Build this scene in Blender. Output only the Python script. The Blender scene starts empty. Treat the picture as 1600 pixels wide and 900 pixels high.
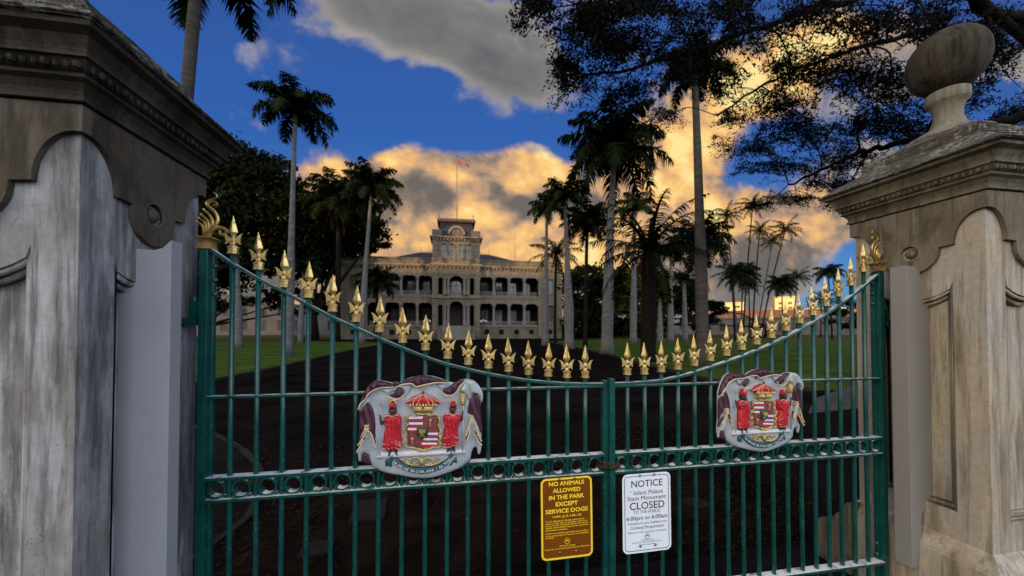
import bpy, bmesh, math, random
import numpy as np
from mathutils import Vector, Matrix
from mathutils.geometry import delaunay_2d_cdt

S = bpy.context.scene
COL = S.collection
R = math.radians
GZ = -0.15                                    # level of the ground (camera and gate heights are measured from z = 0)

# ------------------------------------------------------------------ camera
FPX, CX, CY = 560.0, 800.0, 505.0             # focal length / principal point of the photograph (1600 x 900)
YAW, PITCH, EYE = R(9.6), R(1.0), 1.65
cam_d = bpy.data.cameras.new('camera')
cam = bpy.data.objects.new('camera', cam_d); COL.objects.link(cam)
cam_d.sensor_width = 36.0
cam_d.lens = FPX * 36.0 / 1600.0
cam_d.shift_y = (CY - 450.0) / 1600.0
cam_d.clip_start = 0.05; cam_d.clip_end = 6000
cam.location = (0, 0, EYE)
cam.rotation_euler = (R(90) + PITCH, 0, -YAW)
cam_d.dof.use_dof = True
cam_d.dof.focus_distance = 2.05
cam_d.dof.aperture_fstop = 2.0
S.camera = cam

# ------------------------------------------------------------------ view / render
S.view_settings.view_transform = 'Standard'
S.view_settings.look = 'None'
S.view_settings.exposure = 0.0
S.view_settings.gamma = 1.0
S.view_settings.use_curve_mapping = False
S.render.engine = 'CYCLES'
S.cycles.use_denoising = True
S.render.filter_size = 1.15
S.cycles.max_bounces = 6
S.cycles.diffuse_bounces = 3
S.cycles.glossy_bounces = 3
S.cycles.sample_clamp_indirect = 4.0

# ------------------------------------------------------------------ sun (low, warm, behind the camera to the left)
SUN_DIR = Vector((-0.62, -0.78, 0.0)).normalized()
SUN_EL = R(6.0)
sd = bpy.data.lights.new('sun', 'SUN'); sun = bpy.data.objects.new('sun', sd); COL.objects.link(sun)
sd.energy = 5.0; sd.angle = R(0.5); sd.color = (1.0, 0.60, 0.28)
to_sun = Vector((SUN_DIR.x * math.cos(SUN_EL), SUN_DIR.y * math.cos(SUN_EL), math.sin(SUN_EL)))
sun.rotation_euler = (-to_sun).to_track_quat('-Z', 'Y').to_euler()
sun.location = to_sun * 200

# ------------------------------------------------------------------ sky
W = bpy.data.worlds.new('World'); S.world = W; W.use_nodes = True
WT = W.node_tree; WT.nodes.clear()

class NB:
    """small helper that wires math nodes"""
    def __init__(s, tree): s.t = tree
    def node(s, typ, **kw):
        n = s.t.nodes.new(typ)
        for k, v in kw.items(): setattr(n, k, v)
        return n
    def put(s, sock, v):
        if hasattr(v, 'is_linked') or isinstance(v, bpy.types.NodeSocket): s.t.links.new(v, sock)
        else: sock.default_value = v
    def m(s, op, a, b=None, c=None, clamp=False):
        n = s.node('ShaderNodeMath', operation=op, use_clamp=clamp)
        for i, v in enumerate((a, b, c)):
            if v is not None: s.put(n.inputs[i], v)
        return n.outputs[0]
    def smooth(s, x, lo, hi, a=0.0, b=1.0):
        n = s.node('ShaderNodeMapRange', interpolation_type='SMOOTHSTEP')
        s.put(n.inputs[0], x); n.inputs[1].default_value = lo; n.inputs[2].default_value = hi
        n.inputs[3].default_value = a; n.inputs[4].default_value = b
        return n.outputs[0]
    def mix(s, f, a, b, mode='MIX'):
        n = s.node('ShaderNodeMix', data_type='RGBA', blend_type=mode)
        s.put(n.inputs[0], f); s.put(n.inputs[6], a); s.put(n.inputs[7], b)
        return n.outputs[2]
    def ramp(s, f, stops):
        n = s.node('ShaderNodeValToRGB'); el = n.color_ramp.elements
        while len(el) < len(stops): el.new(0.5)
        for e, (p, c) in zip(el, stops): e.position = p; e.color = (*c, 1)
        s.put(n.inputs[0], f)
        return n.outputs[0]
    def noise(s, vec, scale, detail=4.0, rough=0.5, lac=2.0, dist=0.0):
        n = s.node('ShaderNodeTexNoise'); n.noise_dimensions = '3D'
        if vec is not None: s.put(n.inputs['Vector'], vec)
        n.inputs['Scale'].default_value = scale; n.inputs['Detail'].default_value = detail
        n.inputs['Roughness'].default_value = rough; n.inputs['Lacunarity'].default_value = lac
        n.inputs['Distortion'].default_value = dist
        return n.outputs[0]
    def mapping(s, vec, loc=(0, 0, 0), rot=(0, 0, 0), scale=(1, 1, 1), typ='POINT'):
        n = s.node('ShaderNodeMapping', vector_type=typ)
        s.put(n.inputs[0], vec)
        n.inputs[1].default_value = loc; n.inputs[2].default_value = rot; n.inputs[3].default_value = scale
        return n.outputs[0]
    def blob(s, vec, loc, rot, size, w):
        v = s.mapping(vec, (loc[0], loc[1], 0), (0, 0, rot), (size[0], size[1], 1), 'TEXTURE')
        g = s.node('ShaderNodeTexGradient', gradient_type='SPHERICAL'); s.put(g.inputs[0], v)
        return s.m('MULTIPLY', s.smooth(g.outputs[1], 0.0, 0.8), w)

def look(px, py):
    """direction of a point of the photograph, as slopes along +Y (u = x/y, v = z/y)"""
    F = Vector((math.sin(YAW) * math.cos(PITCH), math.cos(YAW) * math.cos(PITCH), math.sin(PITCH)))
    Rt = Vector((math.cos(YAW), -math.sin(YAW), 0)); Up = Rt.cross(F)
    return F + Rt * ((px - CX) / FPX) - Up * ((py - CY) / FPX)

def sky():
    b = NB(WT)
    tc = b.node('ShaderNodeTexCoord')
    d = tc.outputs['Generated']
    sep = b.node('ShaderNodeSeparateXYZ'); b.put(sep.inputs[0], d)
    x, y, z = sep.outputs
    ys = b.m('MAXIMUM', y, 0.12)
    u = b.m('DIVIDE', x, ys); v = b.m('DIVIDE', z, ys)
    cmb = b.node('ShaderNodeCombineXYZ'); b.put(cmb.inputs[0], u); b.put(cmb.inputs[1], v)
    uv = cmb.outputs[0]
    # clear air
    sk = b.node('ShaderNodeTexSky', sky_type='NISHITA')
    sk.sun_disc = False; sk.sun_elevation = SUN_EL; sk.sun_rotation = math.atan2(SUN_DIR.x, SUN_DIR.y)
    sk.air_density = 1.0; sk.dust_density = 0.3; sk.ozone_density = 3.0
    nish = b.mix(1.0, sk.outputs[0], (0.10, 0.10, 0.10, 1), 'MULTIPLY')
    grad = b.ramp(b.m('MULTIPLY', v, 0.8), [(0.0, (0.10, 0.36, 0.66)), (0.20, (0.055, 0.21, 0.58)), (0.42, (0.030, 0.125, 0.48)), (0.85, (0.035, 0.095, 0.36))])
    clear = b.mix(0.8, nish, grad)
    # cloud masses: (px, py, half width, half height, tilt, weight)
    def field(items):
        tot = None
        for (px, py, rx, ry, rot, w) in items:
            p = look(px, py); pr = look(px + rx, py); pu = look(px, py - ry)
            loc = (p.x / p.y, p.z / p.y)
            ru = abs(pr.x / pr.y - loc[0]); rv = abs(pu.z / pu.y - loc[1])
            f = b.blob(uv, loc, R(rot), (ru, rv), w)
            tot = f if tot is None else b.m('ADD', tot, f)
        return tot
    big = field([(690, 40, 310, 140, -26, 1.4), (800, 105, 160, 80, -18, 1.0), (580, 0, 260, 100, -15, .9), (960, 40, 240, 120, 0, 1.0), (860, 205, 90, 28, 0, -.7), (640, 165, 110, 40, -35, -.4),
                 (455, 50, 110, 75, 10, .62), (250, 20, 150, 60, 20, .45), (372, 178, 70, 36, -20, .48), (560, 110, 70, 40, -40, .3),
                 (735, 370, 380, 175, 0, 1.9), (740, 290, 170, 80, 0, .9), (845, 285, 110, 85, 0, .8), (640, 270, 100, 80, 0, .8),
                 (530, 320, 170, 110, 0, 1.3), (400, 450, 380, 140, 0, 1.5), (1020, 370, 360, 170, 0, 1.5),
                 (1130, 165, 280, 112, 33, 1.5), (1270, 80, 220, 90, 30, 1.3), (1380, 60, 200, 60, 20, .6), (1170, 360, 290, 90, 0, 1.3), (1290, 335, 150, 60, 0, .9),
                 (1060, 270, 130, 80, 35, 1.1), (1150, 450, 200, 70, 0, .9), (1480, 100, 300, 80, 15, 1.25), (1420, 250, 260, 70, 10, 1.0), (1330, 170, 160, 50, 25, .7),
                 (700, 480, 760, 130, 0, 1.2), (1300, 440, 120, 40, 0, .35)])
    def cnoise(off, scale, detail, rough): return b.noise(b.mapping(uv, (3.1 + off[0], 1.7 + off[1], 0.4), (0, 0, 0), (1.0, 1.25, 1)), scale, detail, rough, 2.1, 0.2)
    n1 = cnoise((0, 0), 3.0, 8.0, 0.54); n2 = cnoise((-0.03, -0.07), 3.0, 8.0, 0.54)
    wn = b.node('ShaderNodeTexNoise'); b.put(wn.inputs['Vector'], uv); wn.inputs['Scale'].default_value = 5.0; wn.inputs['Detail'].default_value = 5.0
    wv = b.node('ShaderNodeVectorMath', operation='MULTIPLY_ADD'); b.put(wv.inputs[0], wn.outputs[1]); wv.inputs[1].default_value = (0.16, 0.16, 0.0); b.put(wv.inputs[2], uv)
    def puffs(scale, off):
        v = b.node('ShaderNodeTexVoronoi', feature='SMOOTH_F1'); v.voronoi_dimensions = '2D'
        b.put(v.inputs['Vector'], b.mapping(wv.outputs[0], (off, off * .7, 0), (0, 0, 0), (1.0, 1.25, 1))); v.inputs['Scale'].default_value = scale; v.inputs['Smoothness'].default_value = 0.35
        if 'Detail' in v.inputs: v.inputs['Detail'].default_value = 3.0; v.inputs['Roughness'].default_value = 0.55
        return b.m('SUBTRACT', 0.50, v.outputs['Distance'])
    pf = b.m('ADD', b.m('MULTIPLY', puffs(4.0, 2.9), 0.9), b.m('MULTIPLY', puffs(10.0, 5.1), 0.45))
    n3 = b.noise(b.mapping(uv, (8.2, 4.4, 0), (0, 0, 0), (1.0, 1.4, 1)), 9.0, 8.0, 0.62, 2.0, 0.4)
    dens = b.m('ADD', b.m('ADD', b.m('MULTIPLY', big, 0.62), b.m('MULTIPLY', b.m('SUBTRACT', n1, 0.5), 1.9)), b.m('ADD', b.m('MULTIPLY', b.m('SUBTRACT', n3, 0.5), 0.4), b.m('MULTIPLY', pf, 0.45)))
    alpha = b.smooth(dens, 0.18, 0.75)
    # cloud light: gold low over the palace, grey above and in the thick hearts
    warm = field([(740, 330, 420, 190, 0, .95), (530, 300, 220, 120, 0, .75), (1050, 330, 330, 180, 0, .85), (1160, 150, 300, 115, 33, 1.1), (1330, 60, 180, 70, 25, .6),
                  (1250, 350, 240, 110, 0, .60), (380, 470, 330, 130, 0, .8), (850, 250, 120, 90, 0, .35), (620, 250, 80, 60, 0, .3)])
    bright = field([(745, 335, 70, 55, 0, .55), (660, 365, 70, 50, 0, .35), (865, 245, 80, 60, -40, .42), (625, 245, 60, 40, 0, .42), (1150, 165, 170, 60, 33, .62), (1260, 80, 170, 55, 30, .62),
                    (800, 400, 90, 30, 0, .42), (940, 400, 80, 80, 0, .25), (1090, 240, 60, 60, 0, .30), (540, 260, 60, 30, 0, .2)])
    dark = field([(650, 300, 90, 55, -10, .55), (795, 325, 70, 50, 0, .42), (760, 270, 60, 50, 0, .2), (700, 350, 70, 30, 0, .15), (1200, 420, 220, 60, 0, .42), (1290, 375, 100, 30, 0, .25), (1150, 400, 90, 40, 0, .2), (1000, 300, 60, 60, 0, .15)])
    relief = b.m('MULTIPLY', b.m('SUBTRACT', n1, n2), 2.4)
    det = b.m('ADD', b.m('ADD', relief, b.m('MULTIPLY', b.m('SUBTRACT', n3, 0.5), 0.50)), b.m('MULTIPLY', pf, 0.66))
    tone = b.m('ADD', b.m('SUBTRACT', b.m('ADD', 0.76, b.m('MULTIPLY', bright, 0.66)), b.m('MULTIPLY', dark, 0.78)), det)
    gold = b.ramp(tone, [(0.0, (0.16, 0.14, 0.125)), (0.18, (0.26, 0.20, 0.155)), (0.38, (0.52, 0.335, 0.215)), (0.60, (0.84, 0.475, 0.20)), (0.80, (1.0, 0.62, 0.22)), (1.0, (1.0, 0.80, 0.34))])
    tg = b.m('ADD', b.m('MULTIPLY', b.m('SUBTRACT', tone, 0.52), 0.30), b.m('ADD', 0.16, b.m('MULTIPLY', b.smooth(dens, 0.35, 1.1, 1.0, 0.0), 0.42)))
    grey = b.ramp(tg, [(0.0, (0.13, 0.135, 0.145)), (0.25, (0.205, 0.203, 0.20)), (0.5, (0.36, 0.325, 0.295)), (1.0, (0.74, 0.63, 0.54))])
    cloud = b.mix(b.m('MINIMUM', warm, 1.0), grey, gold)
    front = b.mix(alpha, clear, cloud)
    # behind the camera: unseen sky brightened as added fill for the gate and pillars
    rn = b.noise(d, 2.0, 5.0, 0.55)
    lum = b.ramp(z, [(0.0, (0.45, 0.45, 0.45)), (0.15, (1.05, 1.05, 1.05)), (0.42, (1.1, 1.1, 1.1)), (0.75, (0.5, 0.52, 0.56)), (1.0, (0.26, 0.32, 0.46))])
    hue = b.mix(b.smooth(x, -0.75, 0.35), (1.16, 1.0, 0.78, 1), (0.72, 0.76, 0.84, 1))
    rear_c = b.mix(1.0, lum, hue, 'MULTIPLY')
    rear = b.mix(1.0, rear_c, b.ramp(rn, [(0.3, (0.55, 0.58, 0.62)), (0.7, (1.25, 1.22, 1.2))]), 'MULTIPLY')
    rear = b.mix(1.0, rear, (REAR, REAR, REAR, 1), 'MULTIPLY')
    side = b.m('ADD', y, b.m('MULTIPLY', x, 0.25))
    f_rear = b.smooth(b.m('MULTIPLY', side, -1.0), -0.15, 0.30)
    allsky = b.mix(f_rear, front, rear)
    lo = b.smooth(z, -0.06, 0.0)
    final = b.mix(lo, (0.03, 0.028, 0.025, 1), allsky)
    bg = b.node('ShaderNodeBackground'); b.put(bg.inputs[0], final); bg.inputs[1].default_value = 1.0
    out = b.node('ShaderNodeOutputWorld'); WT.links.new(bg.outputs[0], out.inputs[0])
REAR = 3.1
sky()
W.cycles.sampling_method = 'MANUAL'; W.cycles.sample_map_resolution = 512
# ------------------------------------------------------------------ materials
def mat(name, col, rough=0.7, metal=0.0, var=0.0, scale=5.0, col2=None, bump=0.0, bscale=40.0, stretch=(1, 1, 1), spec=0.5, coat=0.0, lo=0.35, hi=0.65):
    m = bpy.data.materials.new(name); m.use_nodes = True
    t = m.node_tree; b = NB(t); p = t.nodes['Principled BSDF']
    p.inputs['Roughness'].default_value = rough; p.inputs['Metallic'].default_value = metal
    p.inputs['Specular IOR Level'].default_value = spec; p.inputs['Coat Weight'].default_value = coat
    p.inputs['Coat Roughness'].default_value = 0.12
    tc = b.node('ShaderNodeTexCoord').outputs['Object']
    if col2 is None and var: col2 = tuple(c * (1 - var) for c in col)
    if col2 is not None:
        n = b.noise(b.mapping(tc, scale=stretch), scale, 5.0, 0.6)
        c = b.ramp(n, [(lo, col2), (hi, col)])
        b.put(p.inputs['Base Color'], c)
    else: p.inputs['Base Color'].default_value = (*col, 1)
    if bump:
        bn = b.node('ShaderNodeBump'); bn.inputs['Strength'].default_value = bump; bn.inputs['Distance'].default_value = 0.01
        b.put(bn.inputs['Height'], b.noise(tc, bscale, 4.0, 0.6)); b.put(p.inputs['Normal'], bn.outputs[0])
    return m

def stone(name, base, tan, grime, grime_amt=0.5, streak=(9, 9, 1.0), lich=0.0, bump=0.35, seed=0.0, crack=False):
    """weathered cement: mottled, rain streaked, pitted"""
    m = bpy.data.materials.new(name); m.use_nodes = True
    t = m.node_tree; b = NB(t); p = t.nodes['Principled BSDF']
    p.inputs['Roughness'].default_value = 0.85; p.inputs['Specular IOR Level'].default_value = 0.25
    tc = b.node('ShaderNodeTexCoord').outputs['Object']
    o = (seed, seed * 1.7, seed * 0.6)
    st = b.noise(b.mapping(tc, o, scale=streak), 1.0, 9.0, 0.66, 2.1, 0.12)
    mo = b.noise(b.mapping(tc, o), 3.2, 6.0, 0.62)
    fi = b.noise(b.mapping(tc, o), 34.0, 5.0, 0.7)
    c = b.mix(b.smooth(mo, 0.35, 0.66), (*base, 1), (*tan, 1))
    c = b.mix(b.m('MULTIPLY', b.smooth(st, 0.45, 0.64), grime_amt), c, (*grime, 1))
    st2 = b.noise(b.mapping(tc, (seed + 5, 2, 1), scale=(28, 28, 1.4)), 1.0, 7.0, 0.68)
    c = b.mix(b.m('MULTIPLY', b.smooth(st2, 0.53, 0.63), grime_amt * 0.7), c, (*[g * 0.8 for g in grime], 1))
    c = b.mix(b.m('MULTIPLY', b.smooth(b.noise(b.mapping(tc, (3, seed, 7), scale=(12, 12, 1.6)), 1.0, 7.0, 0.68), 0.52, 0.66), 0.55), c, (*[min(1, v * 1.45) for v in base], 1))
    c = b.mix(b.smooth(fi, 0.35, 0.7, 0.0, 0.28), c, (*[v * 0.45 for v in base], 1))
    pit = b.node('ShaderNodeTexVoronoi'); b.put(pit.inputs['Vector'], tc); pit.inputs['Scale'].default_value = 75.0
    pk = b.m('MULTIPLY', b.smooth(pit.outputs['Distance'], 0.10, 0.24, 1.0, 0.0), b.smooth(b.noise(tc, 6.0, 4.0, 0.6), 0.5, 0.62))
    c = b.mix(b.m('MULTIPLY', pk, 0.7), c, (*[v * 0.5 for v in grime], 1))
    if lich:
        vo = b.node('ShaderNodeTexVoronoi'); b.put(vo.inputs['Vector'], tc); vo.inputs['Scale'].default_value = 60
        l1 = b.smooth(b.m('ADD', fi, b.m('MULTIPLY', mo, 0.8)), 0.88, 1.02)
        c = b.mix(b.m('MULTIPLY', l1, lich), c, (0.27, 0.27, 0.24, 1))
    h = b.m('SUBTRACT', b.m('ADD', b.m('MULTIPLY', fi, 0.8), b.noise(tc, 140.0, 3.0, 0.6)), pk)
    if crack:
        vo = b.node('ShaderNodeTexVoronoi', feature='DISTANCE_TO_EDGE')
        b.put(vo.inputs['Vector'], b.mix(0.12, tc, b.node('ShaderNodeTexNoise').outputs[1])); vo.inputs['Scale'].default_value = 1.7
        k = b.m('MULTIPLY', b.smooth(vo.outputs['Distance'], 0.0, 0.004, 1.0, 0.0), b.smooth(b.noise(tc, 2.7, 4.0, 0.7), 0.55, 0.62, 0.0, 0.7))
        c = b.mix(k, c, (0.05, 0.045, 0.04, 1))
    b.put(p.inputs['Base Color'], c)
    bn = b.node('ShaderNodeBump'); bn.inputs['Strength'].default_value = bump; bn.inputs['Distance'].default_value = 0.006
    b.put(bn.inputs['Height'], h); b.put(p.inputs['Normal'], bn.outputs[0])
    return m

def foliage(name, c1, c2, rough=0.8):
    m = bpy.data.materials.new(name); m.use_nodes = True
    t = m.node_tree; b = NB(t); p = t.nodes['Principled BSDF']
    p.inputs['Roughness'].default_value = rough; p.inputs['Specular IOR Level'].default_value = 0.03
    g = b.node('ShaderNodeNewGeometry')
    tc = b.node('ShaderNodeTexCoord').outputs['Object']
    n = b.noise(tc, 0.8, 3.0, 0.6)
    f = b.m('ADD', b.m('MULTIPLY', g.outputs['Random Per Island'], 0.6), b.m('MULTIPLY', n, 0.5))
    b.put(p.inputs['Base Color'], b.mix(f, (*c1, 1), (*c2, 1)))
    return m

M = {}
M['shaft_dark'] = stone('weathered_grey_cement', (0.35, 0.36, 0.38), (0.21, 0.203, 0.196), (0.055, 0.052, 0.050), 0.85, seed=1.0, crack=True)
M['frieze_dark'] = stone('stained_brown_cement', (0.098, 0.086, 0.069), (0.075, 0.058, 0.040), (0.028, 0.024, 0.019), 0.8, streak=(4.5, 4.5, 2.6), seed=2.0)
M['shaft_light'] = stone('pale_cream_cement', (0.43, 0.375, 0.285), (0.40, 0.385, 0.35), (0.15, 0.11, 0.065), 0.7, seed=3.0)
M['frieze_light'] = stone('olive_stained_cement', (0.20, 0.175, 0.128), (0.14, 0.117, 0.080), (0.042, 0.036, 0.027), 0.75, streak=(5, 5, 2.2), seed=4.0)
M['cornice_dark'] = stone('dirty_shaded_cement', (0.060, 0.053, 0.042), (0.038, 0.030, 0.021), (0.012, 0.010, 0.007), 0.8, streak=(5, 5, 3), seed=5.0, bump=0.6)  # dirt, with the cornice's own shade put into the dark colour
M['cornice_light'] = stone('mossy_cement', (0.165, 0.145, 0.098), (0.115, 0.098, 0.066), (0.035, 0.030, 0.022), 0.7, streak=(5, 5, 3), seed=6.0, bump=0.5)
M['cap_roof'] = stone('lichen_spotted_cement', (0.10, 0.092, 0.078), (0.075, 0.065, 0.052), (0.025, 0.022, 0.018), 0.6, streak=(5, 5, 5), lich=0.9, seed=7.0, bump=0.8)
M['ball'] = stone('streaked_dark_cement', (0.062, 0.054, 0.037), (0.042, 0.034, 0.022), (0.010, 0.009, 0.007), 0.9, streak=(17, 17, 1.6), seed=8.0, bump=0.5)
M['neck'] = stone('clean_cement', (0.24, 0.225, 0.18), (0.19, 0.172, 0.135), (0.06, 0.054, 0.042), 0.6, seed=9.0)
M['grey_paint'] = mat('smooth_grey_render', (0.31, 0.325, 0.36), 0.75, var=0.10, scale=4, bump=0.12, bscale=120, spec=0.2)
M['grey_paint_warm'] = mat('smooth_warm_grey_render', (0.27, 0.265, 0.26), 0.75, var=0.08, scale=4, bump=0.12, bscale=120, spec=0.2)
def gate_paint():
    m = bpy.data.materials.new('teal_gate_paint'); m.use_nodes = True
    t = m.node_tree; b = NB(t); p = t.nodes['Principled BSDF']
    tc = b.node('ShaderNodeTexCoord').outputs['Object']
    n = b.noise(tc, 7.0, 5.0, 0.6); f = b.noise(tc, 90.0, 4.0, 0.7)
    c = b.ramp(n, [(0.3, (0.0018, 0.036, 0.034)), (0.7, (0.004, 0.078, 0.068))])
    c = b.mix(b.smooth(f, 0.60, 0.68, 0.0, 0.7), c, (0.10, 0.26, 0.23, 1))          # chalky specks
    c = b.mix(b.smooth(b.noise(tc, 22.0, 5.0, 0.7), 0.66, 0.74, 0.0, 0.85), c, (0.10, 0.055, 0.03, 1))   # rust
    b.put(p.inputs['Base Color'], c)
    b.put(p.inputs['Roughness'], b.smooth(f, 0.3, 0.7, 0.28, 0.46))
    p.inputs['Specular IOR Level'].default_value = 0.35; p.inputs['Coat Weight'].default_value = 0.4; p.inputs['Coat Roughness'].default_value = 0.15
    bn = b.node('ShaderNodeBump'); bn.inputs['Strength'].default_value = 0.25; bn.inputs['Distance'].default_value = 0.002
    b.put(bn.inputs['Height'], b.noise(tc, 60.0, 4.0, 0.6)); b.put(p.inputs['Normal'], bn.outputs[0])
    return m
M['teal'] = gate_paint()
M['sky_sheen'] = mat('painted_sky_sheen', (0.76, 0.79, 0.76), 0.25, col2=(0.10, 0.22, 0.20), scale=14, lo=0.36, hi=0.50, bump=0.2, bscale=80, coat=0.6)  # pale sky reflection on upward faces put into the colour, broken by teal wear
M['gold'] = mat('gold_paint', (0.74, 0.58, 0.24), 0.34, 0.75, col2=(0.55, 0.40, 0.15), scale=30, bump=0.15, bscale=150)
M['gold_dark'] = mat('aged_gold_paint', (0.62, 0.45, 0.16), 0.36, 0.75, col2=(0.30, 0.17, 0.06), scale=18, bump=0.2, bscale=150)
def vary(m):
    b = NB(m.node_tree); p = m.node_tree.nodes['Principled BSDF']; src = p.inputs['Base Color'].links[0].from_socket
    oi = b.node('ShaderNodeObjectInfo'); n = b.noise(b.node('ShaderNodeTexCoord').outputs['Object'], 55.0, 4.0, 0.7)
    dirt = b.smooth(b.m('ADD', n, b.m('MULTIPLY', oi.outputs['Random'], 0.12)), 0.56, 0.72, 0.0, 0.75)
    c = b.mix(dirt, src, (0.20, 0.13, 0.05, 1))
    b.put(p.inputs['Base Color'], b.mix(1.0, c, b.ramp(oi.outputs['Random'], [(0.0, (0.86, 0.84, 0.78)), (1.0, (1.06, 1.06, 1.06))]), 'MULTIPLY'))
    b.put(p.inputs['Roughness'], b.smooth(n, 0.35, 0.7, 0.28, 0.5))
vary(M['gold'])
def enamel(name, c, var=0.25, rough=0.45, sc=25): return mat(name, c, rough, 0, var=var, scale=sc, bump=0.15, bscale=90)
M['e_grey'] = enamel('grey_blue_enamel', (0.43, 0.50, 0.56), 0.25, 0.45, 12)
M['e_light'] = enamel('pale_grey_enamel', (0.64, 0.65, 0.68), 0.15)
M['e_purple'] = enamel('dark_purple_enamel', (0.070, 0.018, 0.040), 0.35)
M['e_cream'] = enamel('cream_trim_enamel', (0.66, 0.55, 0.34), 0.3)
M['e_red'] = enamel('red_enamel', (0.60, 0.016, 0.035), 0.3)
M['e_red2'] = enamel('brown_red_enamel', (0.22, 0.055, 0.050), 0.2)
M['e_white'] = enamel('white_enamel', (0.75, 0.74, 0.78), 0.1)
M['e_blue'] = enamel('violet_blue_enamel', (0.13, 0.07, 0.17), 0.2)
M['e_green'] = enamel('dark_green_enamel', (0.010, 0.065, 0.035), 0.2)
M['e_teal'] = enamel('teal_ribbon_enamel', (0.012, 0.085, 0.115), 0.3)
M['e_tealblue'] = enamel('blue_ribbon_enamel', (0.05, 0.17, 0.27), 0.2)
M['e_skin'] = enamel('dark_brown_enamel', (0.055, 0.035, 0.032), 0.3)
M['e_black'] = enamel('black_enamel', (0.010, 0.009, 0.010), 0.2)
M['e_pink'] = enamel('faded_pink_enamel', (0.60, 0.33, 0.24), 0.2)
M['e_gold'] = mat('bright_gold_leaf', (0.75, 0.58, 0.24), 0.35, 0.5, col2=(0.42, 0.28, 0.09), scale=40, bump=0.2, bscale=120)
M['sign_brown'] = mat('brown_sign_face', (0.20, 0.056, 0.003), 0.35, var=0.15, scale=6)
M['sign_yellow'] = mat('yellow_sign_print', (0.93, 0.74, 0.04), 0.4, var=0.06, scale=8)
M['sign_white'] = mat('white_sign_face', (0.80, 0.87, 0.97), 0.3, var=0.05, scale=5)
M['sign_black'] = mat('black_sign_print', (0.012, 0.012, 0.014), 0.4)
M['bolt'] = mat('zinc_bolt', (0.35, 0.30, 0.27), 0.35, 0.9, var=0.4, scale=60)
M['rust'] = mat('rusty_chain', (0.13, 0.062, 0.045), 0.55, 0.5, col2=(0.05, 0.025, 0.02), scale=60, bump=0.3)
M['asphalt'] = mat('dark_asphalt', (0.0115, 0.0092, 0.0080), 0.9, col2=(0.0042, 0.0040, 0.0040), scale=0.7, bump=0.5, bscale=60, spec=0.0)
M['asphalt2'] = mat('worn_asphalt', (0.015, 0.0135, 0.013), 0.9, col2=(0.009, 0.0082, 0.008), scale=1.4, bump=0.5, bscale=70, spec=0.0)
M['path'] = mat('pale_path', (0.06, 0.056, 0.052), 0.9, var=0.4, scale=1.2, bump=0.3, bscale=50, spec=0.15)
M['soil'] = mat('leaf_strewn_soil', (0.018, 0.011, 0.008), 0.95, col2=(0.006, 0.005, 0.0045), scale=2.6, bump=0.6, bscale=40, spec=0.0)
M['kerb'] = mat('old_kerb', (0.020, 0.018, 0.016), 0.9, var=0.5, scale=3, bump=0.4, bscale=50, spec=0.15)
M['concrete'] = mat('cover_concrete', (0.015, 0.0145, 0.014), 0.9, var=0.3, scale=5, bump=0.3, spec=0.15)
M['palace'] = mat('palace_stucco', (0.140, 0.120, 0.094), 0.9, col2=(0.090, 0.078, 0.063), scale=0.9, bump=0.2, bscale=6, spec=0.15, stretch=(1, 1, .5))
M['palace_col'] = mat('palace_column_paint', (0.17, 0.163, 0.156), 0.8, var=0.15, scale=1.5, spec=0.2)
M['palace_trim'] = mat('palace_trim_stucco', (0.185, 0.157, 0.120), 0.85, var=0.3, scale=1.2, spec=0.2)
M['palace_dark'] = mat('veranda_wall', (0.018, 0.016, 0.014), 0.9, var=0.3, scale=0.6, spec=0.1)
M['slate'] = mat('slate_roof', (0.030, 0.033, 0.040), 0.8, var=0.35, scale=2, spec=0.2)
M['slate_trim'] = mat('dark_iron_cresting', (0.075, 0.058, 0.045), 0.7, var=0.3, scale=2)
M['glass'] = mat('window_glass', (0.03, 0.035, 0.035), 0.10, var=0.3, scale=0.6, spec=0.8)
M['glass_green'] = mat('greenish_window_glass', (0.05, 0.075, 0.065), 0.18, var=0.3, scale=0.8, spec=0.7)
M['shutter'] = mat('brown_shutter', (0.035, 0.022, 0.014), 0.6, var=0.3, scale=2)
M['curtain'] = mat('pale_curtain', (0.13, 0.10, 0.07), 0.9, var=0.3, scale=3)
M['lawn'] = mat('mown_lawn', (0.058, 0.090, 0.010), 0.95, col2=(0.013, 0.038, 0.004), scale=0.55, lo=0.32, hi=0.70, bump=0.8, bscale=9, spec=0.05)
M['dry'] = mat('dry_lawn', (0.085, 0.062, 0.026), 0.95, col2=(0.035, 0.036, 0.010), scale=0.25, bump=0.8, bscale=9, spec=0.05)
M['bark_pale'] = mat('pale_palm_bark', (0.135, 0.138, 0.145), 0.9, col2=(0.075, 0.075, 0.078), scale=2.2, stretch=(1, 1, 2.5), bump=0.5, bscale=14, spec=0.1)
M['bark_mid'] = mat('grey_palm_bark', (0.075, 0.070, 0.065), 0.9, col2=(0.04, 0.037, 0.034), scale=2.0, stretch=(1, 1, 5), bump=0.6, bscale=14, spec=0.1)
M['bark_dark'] = mat('dark_bark', (0.010, 0.008, 0.007), 0.9, col2=(0.005, 0.0045, 0.004), scale=4, stretch=(1, 1, 2), bump=0.9, bscale=10, spec=0.1)
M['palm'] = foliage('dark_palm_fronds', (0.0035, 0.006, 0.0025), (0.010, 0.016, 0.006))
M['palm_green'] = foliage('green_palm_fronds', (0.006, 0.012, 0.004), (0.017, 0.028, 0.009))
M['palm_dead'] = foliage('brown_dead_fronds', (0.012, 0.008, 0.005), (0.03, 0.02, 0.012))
M['crownshaft'] = mat('green_crownshaft', (0.030, 0.045, 0.022), 0.6, var=0.3, scale=2)
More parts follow.
